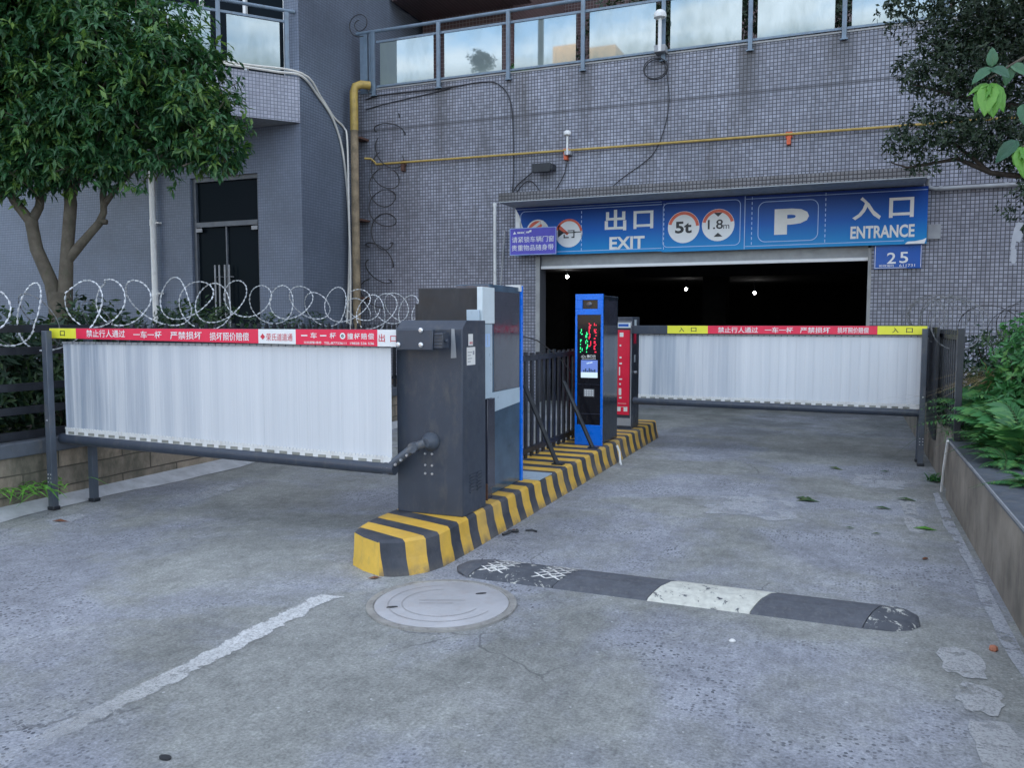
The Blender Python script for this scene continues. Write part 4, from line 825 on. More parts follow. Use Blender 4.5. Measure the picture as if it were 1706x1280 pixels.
def kiosk(xc, y0, y1, w_, label, front):
    """blue fronted pay kiosk; front=-1 faces the camera side (-Y), +1 faces away"""
    t = thing('pay_kiosk', (xc, (y0 + y1) / 2, .203), label, 'kiosk')
    x0, x1 = xc - w_ / 2, xc + w_ / 2; zt = 1.732
    yf = y0 if front < 0 else y1; yb = y1 if front < 0 else y0; s = 1 if front < 0 else -1
    ya, yb_ = sorted((yf + s * .035, yb))
    f = MB(); f.box(x0 + .012, x1 - .012, ya, yb_, .203, zt - .012); body = obj('body', f, M['slate_panel'] if front > 0 else M['darkside'], t, bevel=.006)
    f = MB(); a, b = sorted((yf, yf + s * .034))
    f.box(x0, x0 + .02, a, b, .41, 1.525); f.box(x1 - .02, x1, a, b, .41, 1.525); f.box(x0, x1, a, b, .203, .41)
    cz, hz = 1.628, .045
    f.box(x0, x1, a, b, 1.525, cz - hz); f.box(x0, x1, a, b, cz + hz, zt); f.box(x0, xc - .07, a, b, cz - hz, cz + hz); f.box(xc + .09, x1, a, b, cz - hz, cz + hz)
    obj('front_frame', f, M['blue'], t, bevel=.003)
    f = MB(); a, b = sorted((yf + s * .012, yf + s * .034)); f.box(x0 + .02, x1 - .02, a, b, .41, 1.525); face = obj('front_glass', f, M['glossblack'], t, smooth=0)
    f = MB(); a, b = sorted((yf + s * .02, yf + s * .034)); f.box(xc - .07, xc + .09, a, b, cz - hz, cz + hz); win = obj('camera_window', f, M['glossblack'], t, smooth=0)
    f = MB(); f.lathe((xc + .0, yf + s * .02, cz), [(.028, 0), (.028, .006), (.016, .008)], 16, (0, -s, 0)); obj('lens', f, M['smoked'], win)
    if front < 0:
        yy = yf + .010; r = random.Random(3)
        for m, x_, top in (('led_g', x0 + .062, 1.40), ('led_g', x0 + .118, 1.34), ('led_r', x0 + .152, 1.43), ('led_r', x0 + .206, 1.43)):
            f = MB(); z = 1.145
            while z < top:
                for k in range(3):
                    if r.random() < .36: xx = x_ - .012 + .009 * k; f.quad((xx, yy, z), (xx + .0075, yy, z), (xx + .0075, yy, z + .011), (xx, yy, z + .011))
                z += .015
            obj('led_column', f, M[m], face, smooth=0)
        f = MB(); f.text('德口云', (x0 + .12, x0 + .215, 1.092, 1.123), (0, yy, 0), bold=.015)
        cc = (x0 + .085, 1.105)
        f.disc((cc[0], yy, cc[1]), .013, 14, r_in=.009, a0=0, a1=6.2); f.disc((cc[0] - .015, yy, cc[1] - .004), .010, 12, r_in=.0065, a0=1, a1=5.5); f.disc((cc[0] + .016, yy, cc[1] - .004), .010, 12, r_in=.0065, a0=-2, a1=2.4)
        for k in range(11): f.quad((x0 + .07 + .0135 * k, yy, 1.078), (x0 + .079 + .0135 * k, yy, 1.078), (x0 + .079 + .0135 * k, yy, 1.084), (x0 + .07 + .0135 * k, yy, 1.084))
        obj('logo', f, M['offwhite'], face, smooth=0)
        f = MB(); f.quad((x0 + .06, yy, .945), (x0 + .235, yy, .945), (x0 + .235, yy, 1.068), (x0 + .06, yy, 1.068)); f.cm = 1; f.quad((x0 + .06, yy, .89), (x0 + .235, yy, .89), (x0 + .235, yy, .945), (x0 + .06, yy, .945))
        for k in range(4): f.quad((x0 + .12 + .016 * k, yy - .001, 1.03 + .003 * k), (x0 + .132 + .016 * k, yy - .001, 1.03 + .003 * k), (x0 + .132 + .016 * k, yy - .001, 1.042 + .003 * k), (x0 + .12 + .016 * k, yy - .001, 1.042 + .003 * k))
        f.cm = 2
        for k in range(7): hh = (.02, .035, .015, .04, .03, .02, .028)[k]; f.quad((x0 + .085 + .019 * k, yy - .001, .947), (x0 + .098 + .019 * k, yy - .001, .947), (x0 + .098 + .019 * k, yy - .001, .947 + hh), (x0 + .085 + .019 * k, yy - .001, .947 + hh))
        obj('screen', f, [M['screen'], M['screen_w'], M['slate_panel']], face, smooth=0)
        f = MB(); f.box(x0 + .095, x0 + .20, yf + .004, yf + .012, .70, .775); kp = obj('keypad', f, M['pvc_grey'], face)
        f = MB()
        for r_ in range(3):
            for c in range(4): f.box(x0 + .105 + .024 * c, x0 + .120 + .024 * c, yf + .0015, yf + .004, .709 + .022 * r_, .722 + .022 * r_)
        obj('keys', f, M['white_plastic'], kp)
        f = MB(); f.box(x0 + .02, x1 - .02, yf + .007, yf + .012, .52, .527); f.box(x0 + .02, x1 - .02, yf + .007, yf + .012, .82, .824); obj('seam', f, M['smoked'], face)
    f = MB(); X = x1 - .0095
    f.quad((X, y0 + .08, .95), (X, y1 - .06, .95), (X, y1 - .06, zt - .06), (X, y0 + .08, zt - .06)); obj('side_window', f, M['smoked'], body, smooth=0)
    if front > 0:
        f = MB(); X = x1 - .008; f.quad((X, y0 + .03, .80), (X, y1 - .05, .83), (X, y1 - .05, .945), (X, y0 + .03, .945)); obj('side_panel', f, M['pale_panel'], body, smooth=0)
        f = MB(); f.box(x1 - .12, x1 - .001, y1 - .07, y1 + .002, zt - .045, zt + .004); obj('corner_cap', f, M['white_plastic'], t, bevel=.002)
    return t
kiosk(-2.41, 7.96, 8.60, .287, 'blue fronted pay kiosk facing the camera with lit screen and keypad', -1)
kiosk(-2.49, 5.36, 5.99, .287, 'dark sided pay kiosk turned away, only its thin blue edge showing', 1)
f = MB(); f.box(-2.60, -2.22, 6.02, 6.32, .2035, .212); tag(obj('base_plate', f, M['pale_panel']), 'pale steel base plate lying on the island by the left kiosk', 'plate')

# island fence with braces
IF = thing('picket_fence', (-2.68, 7.3, .203), 'black picket fence with two slanted braces on the striped island', 'fence')
f = MB()
for z in (.26, 1.10): f.box(-2.70, -2.66, 6.05, 8.36, z, z + .05)
obj('rail', f, M['black_metal'], IF, bevel=.003)
y_ = 6.1
while y_ < 8.36:
    f = MB(); f.box(-2.69, -2.67, y_, y_ + .055, .215, 1.175 + random.uniform(-.008, .008)); obj('picket', f, M['black_metal'], IF); y_ += .155
for a, b in (((-2.62, 6.72, .90), (-2.33, 6.77, .21)), ((-2.62, 7.80, .86), (-2.315, 7.80, .21))):
    f = MB(); f.tube([a, b], .022, 8); f.box(b[0] - .04, b[0] + .06, b[1] - .04, b[1] + .04, .204, .214); obj('brace', f, M['black_metal'], IF)
f = MB(); f.tube([(-2.16, 8.15, .19), (-2.13, 8.15, .12), (-2.11, 8.10, .03), (-2.09, 8.06, .008)], .012, 6); tag(obj('plastic_strip', f, M['white_plastic']), 'white plastic strip hanging down the island kerb below the blue kiosk', 'strip')

# ================================================================== ROAD OBJECTS
MH = thing('manhole_cover', (-1.893, 3.69, 0), 'round pale grey manhole cover in the road before the striped island', 'manhole cover')
c = (-1.893, 3.69, 0)
f = MB(); f.lathe(c, [(.385, .0), (.385, .011), (.352, .012), (.347, .006)], 64); obj('ring', f, M['castring'], MH, smooth=30)
f = MB(); f.lathe(c, [(.343, .002), (.343, .010), (.338, .0125), (.02, .0125)], 64)
obj('lid', f, M['castiron'], MH, smooth=30)
f = MB()
for x_, y_ in ((.13, .20), (-.20, -.16)): f.prism([(.03 * cos(q), .012 * sin(q)) for q in np.linspace(0, 6.28, 10)[:-1]], (c[0] + x_, c[1] + y_, .0128), (.8, .6, 0), (-.6, .8, 0), (0, 0, .002))
obj('lift_slot', f, M['ink'], MH)
f = MB()
for r_ in (.27, .20): 
    for k in range(40):
        a, b = 2 * pi * k / 60 + 2, 2 * pi * (k + .9) / 60 + 2; f.quad(*[(c[0] + q * cos(t_), c[1] + q * sin(t_), .0138) for q, t_ in ((r_, a), (r_ + .008, a), (r_ + .008, b), (r_, b))])
f.quad((c[0] - .12, c[1] - .02, .0138), (c[0] + .1, c[1] + .07, .0138), (c[0] + .095, c[1] + .08, .0138), (c[0] - .125, c[1] - .01, .0138)); f.quad((c[0] - .10, c[1] - .06, .0138), (c[0] + .06, c[1] + .005, .0138), (c[0] + .055, c[1] + .015, .0138), (c[0] - .105, c[1] - .05, .0138))
obj('cast_rings', f, M['castmark'], MH, smooth=0)

SB = thing('speed_bump', (-.86, 4.33, 0), 'low rubber speed bump across the right lane with black and white segments', 'speed bump')
bh, bw = .045, .18; by = 4.325
def humpsec(x0, x1, z=1.0):
    prof = [(-bw, 0), (-bw + .01, .012), (-.12, .030), (-.05, bh), (.05, bh), (.12, .030), (bw - .01, .012), (bw, 0)]
    f = MB(); sk = .06; n_ = len(prof)
    for k in range(n_ - 1):
        (a, h), (b, g_) = prof[k], prof[k + 1]; f.quad((x0 + a * .35, by + a, h), (x1 + a * .35, by + a, h), (x1 + b * .35, by + b, g_), (x0 + b * .35, by + b, g_))
    for x_ in (x0, x1): f.quad(*[(x_ + a * .35, by + a, h) for a, h in (prof if x_ == x1 else prof[::-1])])
    return f, prof
def endcap(x, sgn):
    f = MB(); prof = [(-bw, 0), (-bw + .01, .012), (-.12, .030), (-.05, bh), (.05, bh), (.12, .030), (bw - .01, .012), (bw, 0)]
    K = 7
    def pt(k, a, h): q = k / K * pi / 2; return (x + a * .35 * cos(q) + sgn * .20 * sin(q) * (1 - (a / bw) ** 2) ** .5 if abs(a) < bw else x + a * .35, by + a, h * (1 - (k / K) ** 2.2))
    for k in range(K):
        for j in range(len(prof) - 1):
            (a, h), (b, g_) = prof[j], prof[j + 1]; f.quad(pt(k, a, h), pt(k + 1, a, h), pt(k + 1, b, g_), pt(k, b, g_))
    return f
def bump_paint(name, thr, c=(.60, .60, .55)):
    t = NT(name); p = t.pos(); a = t.ramp(t.noise(p, 13, 6, .75, .5), (thr - .02, 0), (thr + .03, 1))
    rub = t.ramp(t.noise(p, 14, 5), (.3, (.06, .066, .08)), (.7, (.10, .108, .125)))
    t.set(t.mix(a, rub, t.ramp(t.noise(p, 30, 5), (.3, tuple(x * .75 for x in c)), (.7, c))), .75, 0, .3); t.bump(t.noise(p, 60, 4), .4, .004); return t.mat
M['bump_white'] = bump_paint('worn_white_rubber', .39, (.64, .64, .57)); M['bump_flaked'] = bump_paint('flaked_white_rubber', .585)
f = endcap(-1.90, -1); obj('end_cap', f, M['rubber'], SB, smooth=60)
for a, b, m in ((-1.895, -1.395, 'bump_flaked'), (-1.39, -.872, 'rubber'), (-.867, -.352, 'bump_white'), (-.347, .165, 'rubber')):
    f, _ = humpsec(a, b); o = obj('segment', f, M[m], SB, smooth=60)
    if m == 'bump_flaked':
        f = MB()
        for xb in (a + .01, a + .075, b - .165, b - .085):
            for k in range(5):
                for d in (1, -1):
                    ya = by - .12 + .05 * k; x_ = xb + (ya - by) * .35
                    def zz(v): v = abs(v - by); return (bh if v < .05 else bh + (.030 - bh) * (v - .05) / .07 if v < .12 else .030 + (.012 - .030) * (v - .12) / .05) + .003
                    p_ = [(x_ if d > 0 else x_ + .08, ya), (x_ + .08 if d > 0 else x_, ya + .05)]
                    f.quad((p_[0][0], p_[0][1], zz(p_[0][1])), (p_[0][0] + .017, p_[0][1], zz(p_[0][1])), (p_[1][0] + .017, p_[1][1], zz(p_[1][1])), (p_[1][0], p_[1][1], zz(p_[1][1])))
        obj('cross_pattern', f, M['offwhite'], o, smooth=0)
f = endcap(.17, 1); obj('end_cap', f, M['bump_flaked'], SB, smooth=60)

# ================================================================== PLANTER WALLS, FENCES
LW = thing('stone_wall', (-5.85, 8, 0), 'low sandstone block planter wall with slate coping along the left lane', 'wall')
f = MB(); f.box(-6.1, -5.80, -4, 12.28, 0, .43); obj('masonry', f, M['stone'], LW, smooth=0)
f = MB(); f.box(-6.15, -5.77, -4, 12.28, .43, .54); obj('coping', f, M['coping'], LW, bevel=.008)
f = MB(); f.box(-24, -6.15, -4, 12.3, 0, .50); tag(obj('planter_soil', f, M['soil'], smooth=0), kind='structure')
RW = thing('stone_wall', (.95, 2, 0), 'low weathered planter wall with a flat slate top along the right lane', 'wall')
f = MB(); f.box(.79, 1.05, -4, 7.6, 0, .465); f.box(.83, 1.05, 7.6, 13.98, 0, .50); obj('masonry', f, M['render_wall'], RW, smooth=0)
f = MB(); f.box(.785, 1.62, -4, 7.6, .465, .492); obj('coping', f, M['coping'], RW, bevel=.003)
f = MB(); f.box(.782, .79, -4, 7.6, .480, .495); f.box(.785, 1.5, 7.58, 7.605, .493, .498); obj('edge_trim', f, M['pvc_grey'], RW)
f = MB(); f.box(1.05, 16, -4, 7.6, 0, .44); f.box(1.05, 16, 7.6, 13.98, 0, .44); tag(obj('planter_soil', f, M['soil'], smooth=0), kind='structure')
f = MB(); f.tube([(.772, 7.74, .02), (.770, 7.6, .25), (.768, 7.38, .50)], .011, 6); tag(obj('plastic_strip', f, M['white_plastic']), 'thin white strip leaning on the end of the right planter wall', 'strip')

FA = thing('rail_fence', (-5.88, 3.6, 0.54), 'black horizontal rail fence on the sandstone wall left of the near barrier post', 'fence')
for z in (.55, .74, .92, 1.20, 1.37): f = MB(); f.box(-5.90, -5.87, 1.0, 5.2, z, z + (.06 if z != 1.22 else .04)); obj('rail', f, M['black_metal'], FA, bevel=.002)
for y_ in (1.0, 3.1, 5.2): f = MB(); f.box(-5.92, -5.86, y_, y_ + .06, 0.54, 1.45); obj('post', f, M['black_metal'], FA)
FB = thing('picket_fence', (-5.88, 8.8, 0.54), 'black picket fence on the sandstone wall behind the near barrier curtain', 'fence')
f = MB()
for z in (.66, 1.24): f.box(-5.89, -5.86, 5.3, 12.25, z, z + .04)
obj('rail', f, M['black_metal'], FB)
y_ = 5.35
while y_ < 12.2:
    f = MB(); f.prism([(0, 0.54), (.04, 0.54), (.04, 1.40), (.02, 1.44), (0, 1.40)], (-5.89, y_, 0), (0, 1, 0), (0, 0, 1), (.03, 0, 0)); obj('picket', f, M['black_metal'], FB, smooth=0); y_ += .13
FC = thing('picket_fence', (.86, 10, .5), 'black picket fence on the right planter wall behind the right barrier post', 'fence')
f = MB()
for z in (.62, 1.30): f.box(.855, .885, 7.46, 13.9, z, z + .04)
obj('rail', f, M['black_metal'], FC)
for y_ in (7.42, 9.5, 11.6, 13.7): f = MB(); f.box(.815, .862, y_, y_ + .05, .5, 1.40); obj('post', f, M['black_metal'], FC, bevel=.003)
y_ = 7.72
while y_ < 13.7:
    if not any(abs(y_ - q) < .12 for q in (9.5, 11.6)): f = MB(); f.box(.86, .88, y_, y_ + .05, .52, 1.38); obj('picket', f, M['black_metal'], FC)
    y_ += .16
f = MB(); f.prism([(8.95, .30), (9.75, .40), (9.75, 1.40), (8.95, 1.40)], (.80, 0, 0), (0, 1, 0), (0, 0, 1), (.025, 0, 0)); obj('end_board', f, M['black_metal'], FC)

# ================================================================== RAZOR WIRE
def razor(name, pts, label, wire, barb, step=.05, bs=1.0, r=.0026):
    t = thing(name, pts[0], label, 'razor wire'); pts = [Vector(p) for p in pts]
    f = MB(); f.tube(pts, r, 5); obj('wire', f, wire, t)
    f = MB(); acc = 0
    for a, b in zip(pts, pts[1:]):
        d = b - a; l_ = d.length
        if l_ < 1e-6: continue
        u = d / l_; s_ = -acc
        while True:
            s_ += step
            if s_ > l_: break
            p = a + u * s_; q = Vector((random.gauss(0, 1), random.gauss(0, 1), random.gauss(0, 1))); v = u.cross(q).normalized(); w_ = u.cross(v)
            h = .0175 * bs; k = .011 * bs
            f.quad(p - u * h + v * k, p - u * h * .3, p - u * h - v * k, p + u * 0 - v * .002)
            f.quad(p + u * h + v * k, p + u * h * .3, p + u * h - v * k, p - v * .002); f.obox(p, u * h * .8, v * .0054 * bs, w_ * .0044 * bs)
        acc = l_ - (s_ - step)
    obj('barbs', f, barb, t, smooth=0); return t
def helix(path, R, pitch, n=22, jr=.15, ax=None, seed=1):
    """loops strung along a polyline, leaning irregularly"""
    r_ = random.Random(seed); P = [Vector(p) for p in path]; seg = [(b - a).length for a, b in zip(P, P[1:])]; T = sum(seg); N_ = int(T / pitch); out = []
    for k in range(N_ * n + 1):
        s_ = k / (N_ * n) * T; i = 0
        while i < len(seg) - 1 and s_ > seg[i]: s_ -= seg[i]; i += 1
        d = (P[i + 1] - P[i]).normalized(); c_ = P[i] + d * s_; lp = k // n
        if k % n == 0: rad = R * (1 + r_.uniform(-jr, jr)); lean = r_.uniform(-1.0, 1.0); off = Vector((r_.uniform(-.05, .05), r_.uniform(-.12, .12), r_.uniform(-.08, .06)))
        if k == 0: R0, L0, O0 = rad, lean, off
        R0 += (rad - R0) * .12; L0 += (lean - L0) * .12; O0 = O0 + (off - O0) * .12
        up = Vector((0, 0, 1)) if abs(d.z) < .9 else Vector((0, 1, 0)); sd_ = d.cross(up).normalized(); u2 = sd_.cross(d); a = 2 * pi * k / n
        out.append(c_ + O0 + (sd_ * cos(a) + u2 * sin(a)) * R0 + d * (L0 * R0 * sin(a) + .18 * R0 * cos(a)))
    return out
razor('razor_wire', helix([(-5.86, 3.4, 1.52), (-5.86, 4.9, 1.56), (-5.86, 5.2, 1.64), (-5.86, 9.2, 1.66)], .225, .33, jr=.28, seed=4), 'long run of bright razor wire loops on the left fence above the red sticker strip', M['galv'], M['galv'])
razor('razor_wire', helix([(-5.9, 3.3, 1.42), (-5.9, 5.4, 1.46)], .21, .36, jr=.3, seed=31), 'low slack razor wire loops in front of the hedge at the left edge', M['dullwire'], M['dullwire'], .07, .8)
razor('razor_wire', helix([(-5.86, 9.0, 1.60), (-5.65, 10.6, 1.62), (-5.3, 11.8, 1.7)], .24, .27, jr=.2, seed=9), 'tight bundle of razor wire loops at the far end left of the cabinet', M['galv'], M['galv'])
razor('razor_wire', [Vector((p.x, 13.95 + .25 * (p.y - 13.86), p.z)) for p in helix([(-8.35, 13.86, 5.35), (-8.2, 13.86, 4.9), (-8.35, 13.86, 4.0), (-8.45, 13.86, 2.9), (-8.6, 13.86, 1.9)], .28, .36, jr=.25, seed=5)], 'dark rusty razor wire hanging down the wall beside the yellow riser', M['oldwire'], M['oldwire'], .09, 1.0, .011)
razor('razor_wire', [(-8.75 + .26 * cos(a) * (1 - .03 * k), 13.80, 7.1 + .24 * sin(a) * (1 - .03 * k)) for k, a in enumerate([pi * 1.6 - .42 * j for j in range(24)])], 'small dark wire loops on the corner end of the terrace railing', M['oldwire'], M['oldwire'], .09, .9, .009)
razor('razor_wire', helix([(.92, 8.4, 1.50), (.92, 13.0, 1.54)], .23, .36, jr=.08, seed=12), 'dull razor wire coil seen end on above the right picket fence', M['dullwire'], M['dullwire'], .06, .9)
razor('razor_wire', helix([(1.3, 8.9, 1.35), (2.4, 11.5, 1.45)], .25, .45, jr=.3, seed=22), 'thin tangled wire over the plants right of the right fence', M['oldwire'], M['oldwire'], .08, .8)
razor('razor_wire', [Vector(p) for p in ((-2.66, 6.1, 1.20), (-2.66, 6.45, 1.29), (-2.66, 6.8, 1.325), (-2.66, 7.15, 1.28), (-2.64, 7.5, 1.17), (-2.62, 7.8, 1.05), (-2.60, 8.0, .93))], 'single arc of wire over the island picket fence', M['oldwire'], M['oldwire'], .05, .8, .006)

# ================================================================== LEFT TREE
LT = thing('tree', (-6.66, 5.42, .5), 'broadleaf evergreen tree with forked pale trunk in the left planter', 'tree')
f = MB(); f.rs = .78
f.tube([(-6.68, 5.42, .48), (-6.665, 5.42, 1.2), (-6.661, 5.424, 1.72)], [.15, .125, .12], 12)
f.tube([(-6.68, 5.42, 1.45), (-6.74, 5.41, 1.80), (-6.88, 5.38, 2.12), (-6.91, 5.374, 2.30), (-6.925, 5.37, 2.40)], [.085, .078, .072, .068, .072], 10)
f.tube([(-6.92, 5.37, 2.36), (-6.98, 5.28, 2.52), (-7.03, 5.156, 2.78), (-7.2, 5.1, 3.3), (-7.4, 5.2, 4.0)], [.062, .055, .05, .04, .02], 9)
f.tube([(-6.92, 5.37, 2.36), (-6.87, 5.42, 2.50), (-6.88, 5.45, 2.62), (-6.98, 5.493, 2.78), (-7.0, 5.5, 3.2), (-6.8, 5.5, 3.9)], [.058, .05, .045, .042, .035, .02], 9)
f.tube([(-6.63, 5.43, 1.45), (-6.61, 5.47, 2.05), (-6.595, 5.522, 2.53), (-6.62, 5.53, 2.8), (-6.7, 5.55, 3.4), (-6.6, 5.6, 4.4)], [.09, .07, .068, .06, .045, .02], 10)
f.tube([(-6.60, 5.53, 2.62), (-6.45, 5.5, 2.85), (-6.3, 5.5, 3.1), (-6.0, 5.55, 3.8)], [.07, .055, .045, .02], 8)
f.tube([(-6.615, 5.46, 1.98), (-6.56, 5.49, 2.07), (-6.46, 5.54, 2.20), (-6.352, 5.607, 2.351), (-6.315, 5.63, 2.45), (-6.323, 5.637, 2.6), (-6.27, 5.62, 2.78), (-6.184, 5.615, 2.942), (-6.1, 5.6, 3.5), (-5.9, 5.7, 4.1)], [.05, .058, .05, .045, .038, .038, .034, .03, .025, .015], 9)
f.tube([(-6.315, 5.64, 2.52), (-6.15, 5.63, 2.66), (-5.9, 5.611, 2.815), (-5.7, 5.586, 2.835), (-5.3, 5.6, 3.0), (-5.05, 5.65, 3.05)], [.034, .03, .026, .02, .015, .008], 8)
f.tube([(-6.34, 5.61, 2.37), (-6.28, 5.63, 2.36)], [.04, .03], 7)
obj('trunk', f, M['bark'], LT, smooth=60)
blobs = [((-6.837, 5.427, 3.911), .85), ((-6.12, 5.683, 3.88), .76), ((-6.78, 5.747, 4.8), .88), ((-5.44, 5.643, 3.55), .50), ((-5.22, 5.687, 3.14), .40), ((-5.78, 5.578, 3.30), .50), ((-6.5, 5.35, 3.28), .48), ((-7.577, 5.205, 3.6), .75), ((-4.96, 5.683, 2.96), .20), ((-5.66, 5.751, 3.85), .32), ((-7.562, 5.314, 4.818), 1.0), ((-6.15, 5.4, 3.3), .4), ((-7.05, 5.2, 3.25), .42), ((-6.9, 5.25, 2.92), .34), ((-6.35, 5.35, 2.93), .32), ((-6.0, 5.4, 2.92), .28), ((-5.55, 5.5, 2.95), .26), ((-6.62, 5.3, 2.9), .3), ((-7.25, 5.15, 2.9), .34), ((-6.65, 5.3, 2.85), .2), ((-7.0, 5.2, 2.75), .2), ((-5.2, 5.6, 2.88), .16), ((-4.98, 5.66, 2.80), .12), ((-7.4, 5.1, 3.0), .3), ((-8.6, 5.3, 4.0), 1.0), ((-8.4, 5.8, 5.2), 1.1)]  # last two blobs added out of view to shade the wing wall
C1, A1 = blob_points(blobs, 1700, .42, .24)
C2 = np.array([[-5.45, 5.6, 2.78], [-5.42, 5.6, 2.70], [-5.48, 5.6, 2.62], [-5.78, 5.58, 2.70], [-5.70, 5.58, 2.74], [-6.2, 5.55, 2.80], [-6.42, 5.5, 2.78], [-6.7, 5.4, 2.62], [-6.78, 5.38, 2.72], [-6.96, 5.3, 2.5], [-5.2, 5.6, 2.83], [-5.1, 5.65, 2.88], [-4.95, 5.68, 2.76], [-6.0, 5.55, 2.92], [-6.55, 5.4, 2.85]]); C2 = np.concatenate([C2, np.stack([RNG.uniform(-7.3, -5.6, 45), RNG.uniform(5.15, 5.6, 45), RNG.uniform(2.60, 2.95, 45)], 1)]); A2 = np.tile([[.1, -.2, -.3]], (len(C2), 1))
C1 = np.concatenate([C1, C2]); A1 = np.concatenate([A1, A2])
V, F, Rn = rosettes(C1, A1, 8, .094, .34, droopz=.42, flat=.6)
leaves('crown', V, F, M['leaf'], LT, Rn)
f = MB(); r_ = random.Random(5)
for k in range(0, len(C1) - 70, 16):
    p = C1[k]; d = -A1[k] / np.linalg.norm(A1[k]); f.tube([tuple(p), tuple(p + d * .12 + np.array([0, 0, -.03])), tuple(p + d * .3 + np.array([0, 0, -.1]))], [.003, .005, .007], 4, False)
obj('twigs', f, M['bark'], LT)

# ================================================================== HEDGES BEHIND THE LEFT FENCE
def shrub(name, blobs, dens, L_, W_, mat, label, cat='shrub', group=None, base=None, k=6):
    c0 = np.mean([b[0] for b in blobs], 0); z0 = .5 if base is None else base
    t = thing(name, (c0[0], c0[1], z0), label, cat, group)
    C, A = blob_points(blobs, dens, .35, .15); keep = C[:, 2] > z0 + .02; C, A = C[keep], A[keep]
    V, F, Rn = rosettes(C, A, k, L_, W_); leaves('foliage', V, F, mat, t, Rn)
    f = MB(); r_ = random.Random(int(abs(c0[0]) * 100))
    for b in blobs:
        for _ in range(3): p = Vector((c0[0] + r_.uniform(-.15, .15), c0[1] + r_.uniform(-.15, .15), z0 - .02)); q = Vector(b[0]) + Vector((r_.uniform(-1, 1), r_.uniform(-1, 1), r_.uniform(-.3, .8))) * b[1] * .6; f.tube([p, p.lerp(q, .5) + Vector((0, 0, .05)), q], [.014, .010, .004], 5)
    obj('stems', f, M['darkbark'], t); return t
GH = 'hedge shrubs in the left planter'
shrub('hedge_shrub', [((-6.45, 4.35, .95), .48), ((-6.42, 4.0, 1.25), .42), ((-6.5, 4.6, 1.25), .38), ((-6.45, 3.6, 1.0), .48), ((-6.5, 4.9, .85), .45)], 1700, .10, .36, M['leaf_hedge'], 'dark hedge shrub behind the rail fence at the left edge', 'shrub', GH)
shrub('hedge_shrub', [((-6.35, 5.2, 1.15), .42), ((-6.5, 5.75, 1.2), .45), ((-6.4, 5.5, 1.45), .25)], 1300, .09, .38, M['leaf_hedge'], 'dark hedge shrub in front of the tree trunk foot', 'shrub', GH)
shrub('hedge_shrub', [((-6.5, 6.6, 1.15), .5), ((-6.5, 7.2, 1.2), .5), ((-6.6, 6.9, 1.45), .3)], 1100, .08, .4, M['leaf_hedge'], 'dark hedge shrub right of the tree trunk below the white downpipe', 'shrub', GH)
shrub('hedge_shrub', [((-6.6, 8.2, 1.1), .5), ((-6.7, 9.0, 1.1), .5), ((-6.7, 9.9, 1.0), .45)], 900, .08, .4, M['leaf_hedge'], 'dark hedge shrub in front of the glass door of the wing', 'shrub', GH)
shrub('hedge_shrub', [((-7.7, 4.7, 1.1), .55), ((-8.4, 5.0, 1.1), .55), ((-7.9, 4.9, 1.35), .3)], 900, .09, .4, M['leaf_hedge'], 'low green hedge shrub left of the tree trunk', 'shrub', GH)
# a grass tuft on the stone wall
def tuft(name, c, n, h, spread, mat, label, cat='grass tuft', droop=.5, w_=.008, dirv=(0, 0, 1)):
    t = thing(name, c, label, cat); P = np.tile(c, (n, 1)) + RNG.normal(size=(n, 3)) * np.array([spread * .2, spread * .2, 0])
    D = RNG.normal(size=(n, 3)) * .5 + np.array(dirv); D[:, 2] = np.abs(D[:, 2]) + .1; D = nrm(D); mb = MB(); rn = []
    for p, d in zip(P, D):
        l_ = h * random.uniform(.6, 1.1); sd_ = np.cross(d, [0, 0, 1.]); sd_ = sd_ / max(np.linalg.norm(sd_), 1e-6) * w_; pr = None
        for k in range(5):
            s_ = k / 4; q = p + d * l_ * s_ + np.array([d[0], d[1], -1.2]) * droop * l_ * s_ * s_; wd = sd_ * (1 - s_ * .9)
            if pr is not None: mb.quad(pr[0], pr[1], q + wd, q - wd); rn.append(random.random())
            pr = (q - wd, q + wd)
    obj('blades', mb, mat, t, smooth=0, rnd=np.array(rn, np.float32)); return t
tuft('grass_tuft', (-5.79, 4.27, .21), 110, .11, .9, M['leaf_bright'], 'bright green tuft growing out of the sandstone wall at the left edge', droop=.7, w_=.012, dirv=(.5, -.1, .3))

# ================================================================== RIGHT PLANTING
RT = thing('tree', (2.3, 9.6, .44), 'dark small leaved tree hanging over the right planter and the tiled wall', 'tree')
f = MB(); f.tube([(2.3, 9.6, .40), (2.2, 9.55, 1.6), (2.0, 9.5, 2.6), (1.8, 9.45, 3.6), (1.6, 9.5, 4.8)], [.13, .11, .09, .06, .03], 9)
f.tube([(2.05, 9.5, 2.4), (1.6, 9.4, 2.85), (1.25, 9.3, 2.90), (.95, 9.25, 3.05), (.5, 9.1, 2.97), (.35, 9.05, 3.02)], [.05, .035, .025, .02, .012, .005], 7); f.tube([(1.8, 9.45, 3.5), (1.3, 9.35, 3.55), (.9, 9.2, 3.65), (.5, 9.0, 3.75)], [.045, .03, .02, .006], 7); f.tube([(1.25, 9.3, 2.9), (.9, 9.2, 3.2), (.6, 9.1, 3.3)], [.02, .015, .006], 6)
obj('trunk', f, M['darkbark'], RT, smooth=60)
